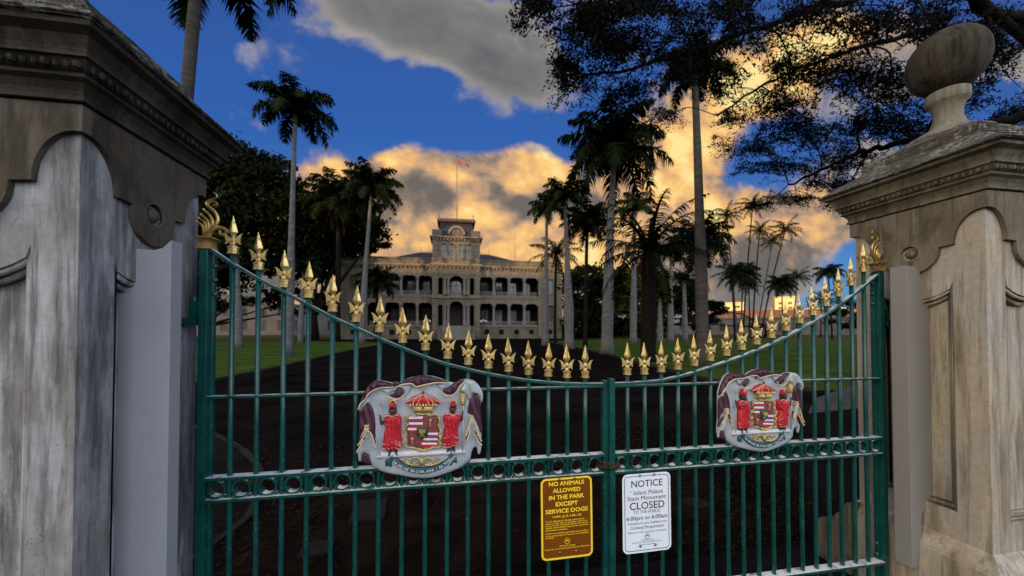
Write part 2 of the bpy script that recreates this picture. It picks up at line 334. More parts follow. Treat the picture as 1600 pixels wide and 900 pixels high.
M['leaf_dark'] = foliage('dark_tree_leaves', (0.003, 0.005, 0.0025), (0.008, 0.012, 0.005))
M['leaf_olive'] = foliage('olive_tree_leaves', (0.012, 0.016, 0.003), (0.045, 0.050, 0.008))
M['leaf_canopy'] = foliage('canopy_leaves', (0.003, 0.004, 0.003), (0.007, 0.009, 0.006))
M['litter'] = foliage('dry_leaf_litter', (0.006, 0.004, 0.003), (0.030, 0.017, 0.009))
M['hall'] = mat('pale_hall_wall', (0.11, 0.108, 0.108), 0.9, var=0.25, scale=0.3, spec=0.1)
M['hall_shade'] = mat('grey_hall_wall', (0.115, 0.105, 0.11), 0.9, var=0.25, scale=0.3, spec=0.1)
M['sunlit_top'] = mat('sun_orange_parapet', (0.34, 0.15, 0.09), 0.9, var=0.2, scale=0.3, spec=0.1)  # low sun's orange on the upper wall put into the colour
M['tower_paint'] = mat('cream_tower_wall', (0.62, 0.50, 0.25), 0.9, var=0.1, scale=0.3, spec=0.1)
M['pavilion'] = mat('white_pavilion_roof', (0.22, 0.25, 0.29), 0.8, var=0.1, scale=0.6, spec=0.1)
M['globe'] = mat('milky_lamp_globe', (0.42, 0.33, 0.31), 0.25)
M['iron'] = mat('dark_cast_iron', (0.02, 0.02, 0.02), 0.5)
M['flag_red'] = mat('flag_red_cloth', (0.26, 0.02, 0.028), 0.9, var=0.2, scale=3)
M['flag_white'] = mat('flag_white_cloth', (0.28, 0.19, 0.18), 0.9, var=0.2, scale=3)
M['flag_blue'] = mat('flag_blue_cloth', (0.05, 0.04, 0.12), 0.9, var=0.2, scale=3)

# ------------------------------------------------------------------ mesh helpers
def world_loc(o):
    p = Vector((0, 0, 0))
    while o is not None: p += o.location; o = o.parent
    return p

def link(name, me, m, parent=None, smooth=False):
    o = bpy.data.objects.new(name, me); COL.objects.link(o)
    if m is not None:
        for k in (m if isinstance(m, (list, tuple)) else [m]): me.materials.append(k)
    if smooth: me.polygons.foreach_set('use_smooth', [True] * len(me.polygons))
    if parent is not None: o.parent = parent
    return o

class MB:
    def __init__(s): s.v = []; s.f = []; s.mi = []; s.cur = 0
    def add(s, vs, fs):
        n = len(s.v); s.v += [tuple(p) for p in vs]; s.f += [tuple(i + n for i in f) for f in fs]; s.mi += [s.cur] * len(fs)
    def box(s, x0, x1, y0, y1, z0, z1):
        s.add([(x0, y0, z0), (x1, y0, z0), (x1, y1, z0), (x0, y1, z0), (x0, y0, z1), (x1, y0, z1), (x1, y1, z1), (x0, y1, z1)],
              [(0, 3, 2, 1), (4, 5, 6, 7), (0, 1, 5, 4), (1, 2, 6, 5), (2, 3, 7, 6), (3, 0, 4, 7)])
    def cbox(s, x, y, z, sx, sy, sz): s.box(x - sx / 2, x + sx / 2, y - sy / 2, y + sy / 2, z - sz / 2, z + sz / 2)
    def tube(s, pts, rad, n=8, cap=True, flat=None):
        pts = [Vector(p) for p in pts]; k = len(pts)
        if not hasattr(rad, '__len__'): rad = [rad] * k
        vs = []; up = None
        for i, p in enumerate(pts):
            d = (pts[min(i + 1, k - 1)] - pts[max(i - 1, 0)])
            if d.length < 1e-9: d = Vector((0, 0, 1))
            d.normalize()
            if up is None:
                up = Vector((0, 0, 1)) if abs(d.z) < 0.9 else Vector((0, 1, 0))
            a = up - d * up.dot(d)
            if a.length < 1e-6: a = d.orthogonal()
            a.normalize(); up = a; c = d.cross(a)
            for j in range(n):
                t = 2 * math.pi * j / n
                vs.append(p + (a * math.cos(t) + c * math.sin(t)) * rad[i])
        fs = [(i * n + j, i * n + (j + 1) % n, (i + 1) * n + (j + 1) % n, (i + 1) * n + j) for i in range(k - 1) for j in range(n)]
        if cap: fs += [tuple(range(n))[::-1], tuple((k - 1) * n + j for j in range(n))]
        s.add(vs, fs)
    def lathe(s, prof, c=(0, 0, 0), n=16, sq=False):
        vs = []; k = len(prof)
        for (r, z) in prof:
            for j in range(n):
                t = 2 * math.pi * (j + (0.5 if sq else 0)) / n
                q = r * (1 / math.cos(math.pi / n) if sq else 1)
                vs.append((c[0] + q * math.cos(t), c[1] + q * math.sin(t), c[2] + z))
        fs = [(i * n + j, i * n + (j + 1) % n, (i + 1) * n + (j + 1) % n, (i + 1) * n + j) for i in range(k - 1) for j in range(n)]
        fs += [tuple(range(n))[::-1], tuple((k - 1) * n + j for j in range(n))]
        s.add(vs, fs)
    def rings(s, prof, x0, x1, y0, y1):
        """rectangular mouldings: prof = [(offset from the faces, z)]"""
        vs = []; k = len(prof)
        for (o, z) in prof: vs += [(x0 - o, y0 - o, z), (x1 + o, y0 - o, z), (x1 + o, y1 + o, z), (x0 - o, y1 + o, z)]
        fs = [(i * 4 + j, i * 4 + (j + 1) % 4, (i + 1) * 4 + (j + 1) % 4, (i + 1) * 4 + j) for i in range(k - 1) for j in range(4)]
        fs += [(3, 2, 1, 0), tuple((k - 1) * 4 + j for j in range(4))]
        s.add(vs, fs)
    def prism(s, poly, fn, a, b_):
        """polygon swept from depth a to b_; fn(u, v, w) -> xyz"""
        n = len(poly)
        vs = [fn(u, v, a) for u, v in poly] + [fn(u, v, b_) for u, v in poly]
        fs = [tuple(range(n))[::-1], tuple(range(n, 2 * n))] + [(i, (i + 1) % n, n + (i + 1) % n, n + i) for i in range(n)]
        s.add(vs, fs)
    def torus(s, c, r0, r1, ax='Y', n=20, k=8, depth=None):
        vs = []; depth = depth or r1
        for i in range(n):
            t = 2 * math.pi * i / n
            for j in range(k):
                p = 2 * math.pi * j / k
                r = r0 + r1 * math.cos(p); h = depth * math.sin(p)
                q = {'Y': (r * math.cos(t), h, r * math.sin(t)), 'Z': (r * math.cos(t), r * math.sin(t), h), 'X': (h, r * math.cos(t), r * math.sin(t))}[ax]
                vs.append((c[0] + q[0], c[1] + q[1], c[2] + q[2]))
        s.add(vs, [(i * k + j, ((i + 1) % n) * k + j, ((i + 1) % n) * k + (j + 1) % k, i * k + (j + 1) % k) for i in range(n) for j in range(k)])
    def ball(s, c, r, n=12, k=8, sz=1.0):
        s.lathe([(max(1e-4, r * math.sin(math.pi * i / k)), -r * sz * math.cos(math.pi * i / k)) for i in range(k + 1)], c, n)
    def mesh(s, name, off=None):
        me = bpy.data.meshes.new(name)
        vs = s.v
        if off is not None: vs = [(p[0] - off[0], p[1] - off[1], p[2] - off[2]) for p in vs]
        me.from_pydata(vs, [], s.f)
        if any(s.mi): me.polygons.foreach_set('material_index', s.mi)
        bm = bmesh.new(); bm.from_mesh(me); bmesh.ops.recalc_face_normals(bm, faces=bm.faces); bm.to_mesh(me); bm.free()
        me.update(); return me
    def build(s, name, m, parent=None, smooth=False, loc=None):
        off = world_loc(parent) if parent is not None else loc
        o = link(name, s.mesh(name, off), m, parent, smooth)
        if parent is None and loc is not None: o.location = loc
        return o

def bevel(o, w=0.004, seg=2):
    bm = bmesh.new(); bm.from_mesh(o.data)
    es = [e for e in bm.edges if len(e.link_faces) == 2 and e.calc_face_angle(0) > 0.5]
    bmesh.ops.bevel(bm, geom=es, offset=w, segments=seg, affect='EDGES', profile=0.6, clamp_overlap=True)
    bm.to_mesh(o.data); bm.free(); return o

def tag(o, label, cat, group=None):
    o['label'] = label; o['category'] = cat
    if group: o['group'] = group
    return o
def thing(name, label, cat, loc=(0, 0, 0), group=None):
    o = bpy.data.objects.new(name, None); COL.objects.link(o); o.location = loc; o.empty_display_size = 0.3
    return tag(o, label, cat, group)
def dup(root, loc=None, rotz=None, label=None):
    r = root.copy(); COL.objects.link(r)
    if loc is not None: r.location = loc
    if rotz is not None: r.rotation_euler[2] = rotz
    if label: r['label'] = label
    for ch in root.children:
        c = ch.copy(); COL.objects.link(c); c.parent = r
        for g in ch.children:
            d = g.copy(); COL.objects.link(d); d.parent = c
    return r
def structure(o): o['kind'] = 'structure'; return o

def curve_mesh(splines, extrude=0.01, bev=0.0, res=3):
    """filled 2D outlines (inner outlines become holes) -> mesh in the XY plane"""
    cu = bpy.data.curves.new('outline', 'CURVE'); cu.dimensions = '2D'; cu.fill_mode = 'BOTH'
    cu.extrude = max(0.0, extrude - bev); cu.bevel_depth = bev; cu.bevel_resolution = res - 1
    if bev: cu.offset = -bev
    for pts in splines:
        sp = cu.splines.new('POLY'); sp.points.add(len(pts) - 1)
        for p, q in zip(sp.points, pts): p.co = (q[0], q[1], 0, 1)
        sp.use_cyclic_u = True
    return to_mesh(cu)
def to_mesh(cu):
    o = bpy.data.objects.new('tmp', cu); COL.objects.link(o)
    dg = bpy.context.evaluated_depsgraph_get(); dg.update()
    me = bpy.data.meshes.new_from_object(o.evaluated_get(dg))
    bpy.data.objects.remove(o); bpy.data.curves.remove(cu)
    me.materials.clear(); me.polygons.foreach_set('use_smooth', [False] * len(me.polygons))
    return me
def text_mesh(body, width=None, size=0.02, weight=0.0, depth=0.0006, spacing=1.0):
    cu = bpy.data.curves.new('txt', 'FONT'); cu.body = body; cu.size = 1.0; cu.align_x = 'CENTER'; cu.align_y = 'CENTER'
    cu.offset = weight; cu.space_character = spacing; cu.resolution_u = 3
    me = to_mesh(cu)
    n = len(me.vertices)
    a = np.empty(n * 3); me.vertices.foreach_get('co', a); a = a.reshape(-1, 3)
    mn, mx = a.min(0), a.max(0); c = (mn + mx) / 2
    k = size if width is None else width / max(1e-6, (mx[0] - mn[0]))
    return (a - c) * k, [tuple(p.vertices) for p in me.polygons], (mx - mn) * k
# ------------------------------------------------------------------ ground
def sheet(name, poly, z, m, kind='structure', thick=None):
    mb = MB()
    if thick is None:
        mb.add([(x, y, z) for x, y in poly], [tuple(range(len(poly)))])
    else:
        mb.prism(poly, lambda u, v, w: (u, v, w), z, z + thick)
    o = mb.build(name, m); o['kind'] = kind
    return o
def smooth_path(pts, n=8, closed=False):
    """Catmull-Rom through the points"""
    P = [Vector((*p, 0)) if len(p) == 2 else Vector(p) for p in pts]; out = []
    k = len(P); rng = range(k if closed else k - 1)
    for i in rng:
        a = P[(i - 1) % k] if closed or i > 0 else P[0]
        b, c = P[i], P[(i + 1) % k]
        d = P[(i + 2) % k] if closed or i + 2 < k else P[-1]
        for j in range(n):
            t = j / n
            out.append(0.5 * ((2 * b) + (c - a) * t + (2 * a - 5 * b + 4 * c - d) * t * t + (3 * b - a - 3 * c + d) * t ** 3))
    if not closed: out.append(P[-1])
    return out

sheet('ground', [(-1500, -300), (1500, -300), (1500, 2500), (-1500, 2500)], GZ - 0.012, M['dry'])
# lawns either side of the drive
left_edge = [(-9.6, 10.5), (-8.35, 13.0), (-8.0, 15.5), (-7.95, 19.2), (-8.4, 35.3), (-8.1, 45.4), (-12, 54), (-22, 60)]
right_edge = [(13.8, 8.3), (11.2, 8.9), (9.3, 9.4), (8.8, 10.6), (9.8, 17.6), (11.3, 27.1), (13.2, 45.9), (16, 54), (26, 60)]
le = [(p.x, p.y) for p in smooth_path(left_edge, 6)]; re_ = [(p.x, p.y) for p in smooth_path(right_edge, 6)]
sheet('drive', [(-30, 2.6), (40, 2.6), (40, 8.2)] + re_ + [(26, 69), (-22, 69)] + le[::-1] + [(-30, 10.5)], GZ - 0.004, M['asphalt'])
sheet('pavement', [(-30, -6), (40, -6), (40, 2.6), (-30, 2.6)], GZ - 0.004, M['asphalt2'])
sheet('lawn', [(-9.6, 10.5)] + le[1:] + [(-22, 75), (-60, 75), (-60, 10.5)], GZ, M['lawn'])
sheet('lawn', re_ + [(26, 52), (70, 44), (70, 8.3)], GZ, M['lawn'])
sheet('path', [(7.55, 6.55), (9.3, 6.8), (30, 9.4), (30, 11.6), (13.5, 9.9), (11.2, 8.85), (9.3, 7.9)], GZ + 0.002, M['path'])
arc = [(-5.6, 8.1), (-4.69, 7.5), (-3.8, 6.68), (-3.08, 5.93), (-2.46, 5.09), (-2.11, 4.32), (-1.95, 3.83), (-1.98, 3.42), (-2.1, 2.75)]
ap = [(p.x, p.y) for p in smooth_path(arc, 6)]
sheet('apron', ap + [(-14, 2.75), (-14, 8.6)], GZ + 0.002, M['asphalt2'])
bed = [(2.3, 2.75), (1.0, 2.75), (-1.5, 2.72), (-1.6, 3.4), (-1.35, 4.2), (-.8, 4.7), (.3, 4.6), (1.2, 4.9), (2.2, 5.0), (2.86, 4.19), (3.04, 3.45), (3.06, 2.9)]
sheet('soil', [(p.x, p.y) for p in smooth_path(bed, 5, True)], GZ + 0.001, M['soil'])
# low kerbs along the lawns
def kerb(pts, w=0.16, h=0.10):
    mb = MB(); n = len(pts); vs = []
    for i, (x, y) in enumerate(pts):
        a = Vector((*pts[max(i - 1, 0)], 0)); b = Vector((*pts[min(i + 1, n - 1)], 0)); d = (b - a).normalized(); s = Vector((d.y, -d.x, 0)) * w / 2
        for q, z in ((-s, GZ - .02), (-s, GZ + h), (s, GZ + h), (s, GZ - .02)): vs.append((x + q.x, y + q.y, z))
    fs = [(i * 4 + j, i * 4 + j + 1, i * 4 + 5 + j, i * 4 + 4 + j) for i in range(n - 1) for j in range(3)]
    mb.add(vs, fs); o = mb.build('kerb', M['kerb']); o['kind'] = 'structure'
kerb(le[3:]); kerb(re_[8:])
mb = MB(); nA = len(ap); vs = []
for i, (x, y) in enumerate(ap): vs += [(x, y, GZ), (x, y, GZ + .03), (x + .07, y + .03, GZ + .03), (x + .07, y + .03, GZ)]
mb.add(vs, [(i * 4 + j, i * 4 + j + 1, i * 4 + 5 + j, i * 4 + 4 + j) for i in range(nA - 1) for j in range(3)])
o = mb.build('kerb', M['kerb']); o['kind'] = 'structure'

def cover(x, y, sx, sy, rot, label):
    mb = MB(); mb.box(-sx / 2, sx / 2, -sy / 2, sy / 2, 0, 0.018); mb.box(-.05, .05, -.012, .012, 0.018, 0.022)
    o = mb.build('drain_cover', M['concrete']); bevel(o, .004); o.location = (x, y, GZ + .001); o.rotation_euler[2] = rot
    tag(o, label, 'drain cover', 'concrete covers set in the ground')
cover(-.80, 3.78, .32, .42, .1, 'grey concrete cover in the ground below the larger left emblem')
cover(-1.08, 3.19, .24, .20, .1, 'small dark concrete cover in the ground nearest the left gate post')
cover(2.50, 3.36, .20, .20, .2, 'pale concrete cover in the soil seen right of the white notice sign')

# ------------------------------------------------------------------ gate pillars
def plate(name, splines, w0, w1, fn, m, parent):
    me = curve_mesh(splines, (w1 - w0) / 2)
    off = world_loc(parent); mid = (w0 + w1) / 2
    n = len(me.vertices); a = np.empty(n * 3); me.vertices.foreach_get('co', a); a = a.reshape(-1, 3)
    b = np.array([fn(u, v, w + mid) for u, v, w in a]) - np.array(off)
    me.vertices.foreach_set('co', b.reshape(-1))
    bm = bmesh.new(); bm.from_mesh(me); bmesh.ops.remove_doubles(bm, verts=bm.verts, dist=1e-5); bmesh.ops.recalc_face_normals(bm, faces=bm.faces); bm.to_mesh(me); bm.free()
    return link(name, me, m, parent)
def join(objs, name):
    """merge meshes of one part (same parent, no transforms)"""
    bm = bmesh.new(); mats = []
    for o in objs:
        for mm in o.data.materials:
            if mm not in mats: mats.append(mm)
    for o in objs:
        k = len(bm.faces); bm.from_mesh(o.data); bm.faces.ensure_lookup_table()
        idx = [mats.index(mm) for mm in o.data.materials]
        for f in bm.faces[k:]: f.material_index = idx[f.material_index] if idx else 0
    me = bpy.data.meshes.new(name); bm.to_mesh(me); bm.free()
    for mm in mats: me.materials.append(mm)
    par = objs[0].parent
    for o in objs: bpy.data.objects.remove(o)
    o = bpy.data.objects.new(name, me); COL.objects.link(o); o.parent = par
    return o

def pillar(label, x0, x1, y0, y1, dark):
    cx, cy = (x0 + x1) / 2, (y0 + y1) / 2
    t = thing('gate_pillar', label, 'pillar', (cx, cy, GZ), 'stone pillars of the gateway')
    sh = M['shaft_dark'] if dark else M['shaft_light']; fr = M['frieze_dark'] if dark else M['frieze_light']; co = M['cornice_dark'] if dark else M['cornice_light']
    faces = [(x1 - x0, lambda u, v, w: (x0 + u, y0 - w, v), True), (y1 - y0, lambda u, v, w: (x1 + w, y0 + u, v), False),
             (x1 - x0, lambda u, v, w: (x1 - u, y1 + w, v), True), (y1 - y0, lambda u, v, w: (x0 - w, y1 - u, v), False)]
    core = MB(); core.box(x0 + .06, x1 - .06, y0 + .06, y1 - .06, GZ, 2.45)
    parts = [core.build('core', sh, t)]; fr_parts = []; mould = MB()
    for Sf, fn, full in faces:
        c = Sf / 2; e = 0 if full else .06
        pil = .14
        arcp = []
        for i in range(13):
            a = -1 + 2 * i / 12; uu = c + a * (c - pil - .015)
            arcp.append((uu, 2.14 - math.sqrt(max(0, .30 ** 2 - (uu - c) ** 2))))
        hole = [(pil, .55), (pil, 1.945)] + arcp + [(Sf - pil, 1.945), (Sf - pil, .55)]
        parts.append(plate('field', [[(e, GZ), (Sf - e, GZ), (Sf - e, 2.45), (e, 2.45)], hole], -.06, 0.0, fn, sh, t))
        # ogee moulding round the recess
        for off, r, w in ((.012, .012, -.018), (.034, .014, -.044)):
            cen = (c, 1.25)
            pts = []
            for (u, v) in hole + [hole[0], hole[1]]:
                uu = u + (off if u < c - .01 else (-off if u > c + .01 else 0)); vv = v + (off if v < 1 else -off * 1.2)
                pts.append(fn(uu, vv, w))
            mould.tube(pts, r, 6)
        # bottom edge of the frieze plate
        e2 = -.022 if full else 0
        bot = [(e2, 2.345)] if full else []
        for i in range(11):
            a = math.pi / 2 * i / 10; bot.append((.125 * math.sin(a), 2.165 + .18 * math.cos(a)))
        bot += [(.188, 2.160)]
        for i in range(15):
            a = math.pi * i / 14; bot.append((c - (c - .190) * math.cos(a), 2.137 - .125 * math.sin(a)))
        bot += [(Sf - .188, 2.160)]
        for i in range(11):
            a = math.pi / 2 * (1 - i / 10); bot.append((Sf - .125 * math.sin(a), 2.165 + .18 * math.cos(a)))
        if full: bot += [(Sf - e2, 2.345)]
        circ = [(c + .055 * math.cos(2 * math.pi * i / 24), 2.148 + .055 * math.sin(2 * math.pi * i / 24)) for i in range(24)]
        fr_parts.append(plate('plate', [bot + [(Sf - e2, 2.45), (e2, 2.45)], circ], 0.0005, .022, fn, fr, t))
        rg = MB(); rg.tube([fn(c + .052 * math.cos(2 * math.pi * i / 24), 2.148 + .052 * math.sin(2 * math.pi * i / 24), .016) for i in range(25)], .008, 6, cap=False)
        cc = fn(c, 2.148, -.004); rg.ball(cc, .034, 12, 8)
        fr_parts.append(rg.build('ring', fr, t, True))
    parts.append(mould.build('moulding', sh, t, True))
    join(parts, 'shaft'); join(fr_parts, 'frieze')
    # plinth
    mb = MB(); mb.rings([(.002, .385), (.012, .375), (.022, .355), (.044, .318), (.052, .300), (.052, .292), (.060, .288), (.060, GZ)], x0, x1, y0, y1)
    mb.build('plinth', sh, t)
    # cornice
    mb = MB()
    mb.rings([(.022, 2.438), (.022, 2.442), (.034, 2.446), (.034, 2.462), (.026, 2.466), (.030, 2.482), (.044, 2.505), (.060, 2.515), (.062, 2.522), (.052, 2.526), (.052, 2.532),
              (.058, 2.536), (.080, 2.565), (.090, 2.568), (.090, 2.578), (.082, 2.582), (.086, 2.598), (.104, 2.630), (.132, 2.645), (.136, 2.662)], x0, x1, y0, y1)
    rnd = random.Random(5)
    for ax in (0, 1):
        a0, a1 = ((x0, x1), (y0, y1))[ax]
        n = int((a1 - a0 + .13) / .030)
        for sgn in (0, 1):
            for i in range(n):
                q = a0 - .062 + (i + .5) * (a1 - a0 + .124) / n
                other = ((y0, y1), (x0, x1))[ax][sgn] + (-1, 1)[sgn] * .071
                p = (q, other, 2.549) if ax == 0 else (other, q, 2.549)
                if i % 3 == 1: mb.ball(p, .0125, 6, 4, 1.15)
                else: mb.ball(p, .0075, 5, 4, 1.9)
    mb.build('cornice', co, t)
    # cap: sloped slab, step, upper slope
    mb = MB(); h = (x1 - x0) / 2
    mb.rings([(.136, 2.6625), (.150, 2.668), (.150, 2.676), (-.02, 2.800), (-.03, 2.806), (-.03, 2.862), (-.04, 2.872), (-h + .20, 2.930)], x0, x1, y0, y1)
    o = mb.build('cap', M['cap_roof'], t)
    bm = bmesh.new(); bm.from_mesh(o.data); bmesh.ops.subdivide_edges(bm, edges=bm.edges, cuts=9, use_grid_fill=True)
    rr = random.Random(11)
    for v in bm.verts: v.co += Vector((rr.uniform(-1, 1), rr.uniform(-1, 1), rr.uniform(-1, 1))) * .0035
    bm.to_mesh(o.data); bm.free()
    mb = MB(); mb.lathe([(.195, 2.930), (.200, 2.94), (.200, 2.955), (.168, 2.966), (.150, 2.985), (.112, 3.000), (.086, 3.03), (.070, 3.08), (.070, 3.13), (.082, 3.175), (.100, 3.190), (.104, 3.20), (.104, 3.258), (.098, 3.264), (.08, 3.27)], (cx, cy, 0), 28)
    o = mb.build('finial_neck', M['neck'], t, False)
    for p in o.data.polygons: p.use_smooth = len(p.vertices) == 4
    mb = MB(); mb.lathe([(max(1e-4, (.196 + .004 * i / 20) * math.sin(math.pi * i / 20) ** .92), 3.474 - .212 * math.cos(math.pi * i / 20)) for i in range(21)], (cx, cy, 0), 36)
    mb.build('finial_ball', M['ball'], t, True)
    return t

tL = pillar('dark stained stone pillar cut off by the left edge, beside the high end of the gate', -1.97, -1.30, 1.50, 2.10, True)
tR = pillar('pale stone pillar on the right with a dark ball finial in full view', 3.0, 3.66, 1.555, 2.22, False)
# smooth grey posts cast against the inner faces
mb = MB(); prof = [(-1.36, GZ), (-1.36, 1.99), (-1.235, 1.985), (-1.205, 1.995), (-1.188, 2.015), (-1.173, 2.03), (-1.173, GZ)]
mb.prism(prof, lambda u, v, w: (u, w, v), 1.735, 1.80); o = mb.build('infill_post', M['grey_paint'], tL); bevel(o, .003); o['label'] = 'smooth grey-blue rendered post on the inner face'
mb = MB(); prof = [(2.88, .135), (2.88, 2.06), (2.955, 2.058), (3.0, 2.0), (3.06, 1.96), (3.06, .57), (2.965, .47), (2.955, .30), (2.925, .14)]
mb.prism(prof, lambda u, v, w: (u, w, v), 1.84, 1.93); o = mb.build('infill_post', M['grey_paint_warm'], tR); bevel(o, .003); o['label'] = 'smooth grey rendered post on the inner face'
# wide moulded base behind the right pillar
mb = MB(); prof = [(2.20, GZ), (2.20, .375), (2.232, .365), (2.250, .330), (2.268, .285), (2.300, .255), (2.312, .235), (2.315, .200), (2.40, .175), (2.43, .155), (2.445, .120), (2.445, GZ)]
mb.prism(prof, lambda u, v, w: (w, u, v), 2.885, 3.60); o = mb.build('rear_base', M['cornice_light'], tR); bevel(o, .008)

# ------------------------------------------------------------------ gate
GY = 2.0
def spear_mesh():
    mb = MB()
    mb.lathe([(.021, 0), (.0235, .001), (.0235, .006), (.0205, .008), (.0205, .028), (.0235, .030), (.0235, .036), (.017, .040), (.011, .047), (.009, .056), (.010, .075), (.004, .09)], (0, 0, 0), 8, True)
    # ridged blade
    zs = [(.070, .005), (.088, .009), (.098, .013), (.106, .0195), (.110, .0205), (.118, .0198), (.152, .0112), (.186, .0026), (.193, .0006)]
    n = 8; vs = []
    for z, r in zs:
        for j in range(n):
            q = (r, r * .52, r * .72, r * .52)[j % 4]; vs.append((q * math.cos(j * math.pi / 4), q * math.sin(j * math.pi / 4), z))
    fs = [(i * n + j, i * n + (j + 1) % n, (i + 1) * n + (j + 1) % n, (i + 1) * n + j) for i in range(len(zs) - 1) for j in range(n)]
    fs += [tuple(range(n))[::-1], tuple((len(zs) - 1) * n + j for j in range(n))]
    mb.add(vs, fs)
    leaf = [(.002, .086), (.006, .081), (.010, .079), (.016, .083), (.024, .092), (.034, .1005), (.046, .104), (.039, .095), (.0345, .083), (.032, .072), (.0315, .060), (.0335, .047), (.026, .051), (.019, .058), (.013, .052), (.009, .044), (.002, .043)]
    for ca in (1, -1):
        mb.prism(leaf, lambda u, v, w: (u * ca, w, v), -.005, .005)
    for q in (1, -1):
        mb.lathe([(.0006, -.016), (.006, -.004), (.0075, .003), (.0006, .011)], (0, -.006 * q, .066), 7)
    return mb.mesh('spear_point')
SPEAR = spear_mesh(); SPEAR.materials.append(M['gold'])
def flame_mesh(sx):
    mb = MB(); k = .00041
    mb.lathe([(.026, 0), (.032, .002), (.032, .008), (.027, .014), (.027, .045), (.031, .052), (.037, .054), (.037, .062), (.026, .064)], (0, 0, 0), 4, True)
    def T(pts, r0, r1, ball=0):
        p3 = [(sx * (x - 115) * k, 0, (745 - y) * k) for x, y in pts]
        sp = [tuple(p) for p in smooth_path(p3, 5)]; n = len(sp)
        mb.tube(sp, [(r0 + (r1 - r0) * i / (n - 1)) * k for i in range(n)], 7)
        if ball: mb.ball(sp[-1], ball * k, 8, 6)
    T([(110, 585), (150, 520), (205, 440), (228, 360), (200, 285), (150, 232), (108, 200), (102, 165), (132, 138), (180, 120), (215, 92), (205, 58), (172, 34)], 26, 9)
    T([(120, 215), (130, 175), (170, 148), (210, 165), (212, 195), (182, 196)], 14, 12, 14)
    T([(112, 585), (160, 480), (172, 400), (140, 320), (75, 255)], 24, 13, 18)
    T([(105, 585), (130, 470), (112, 380), (45, 315)], 22, 13, 18)
    T([(98, 585), (102, 480), (85, 410), (25, 362)], 22, 12, 18)
    T([(88, 585), (75, 500), (55, 440), (6, 410)], 20, 12, 18)
    T([(130, 585), (168, 505), (230, 465), (298, 475), (328, 515), (302, 552), (262, 545), (252, 515)], 26, 16, 20)
    return mb.mesh('flame_point')

def rect_sweep(mb, pts, h, d):
    """flat bar along an x/z path at y = 0"""
    n = len(pts); vs = []
    for i, (x, z) in enumerate(pts):
        a = Vector(pts[max(i - 1, 0)]); b = Vector(pts[min(i + 1, n - 1)]); q = (b - a).normalized(); nx, nz = -q.y * h / 2, q.x * h / 2
        vs += [(x + nx, -d / 2, z + nz), (x + nx, d / 2, z + nz), (x - nx, d / 2, z - nz), (x - nx, -d / 2, z - nz)]
    mb.add(vs, [(i * 4 + j, i * 4 + (j + 1) % 4, i * 4 + 4 + (j + 1) % 4, i * 4 + 4 + j) for i in range(n - 1) for j in range(4)] + [(0, 1, 2, 3), ((n - 1) * 4 + 3, (n - 1) * 4 + 2, (n - 1) * 4 + 1, (n - 1) * 4)])

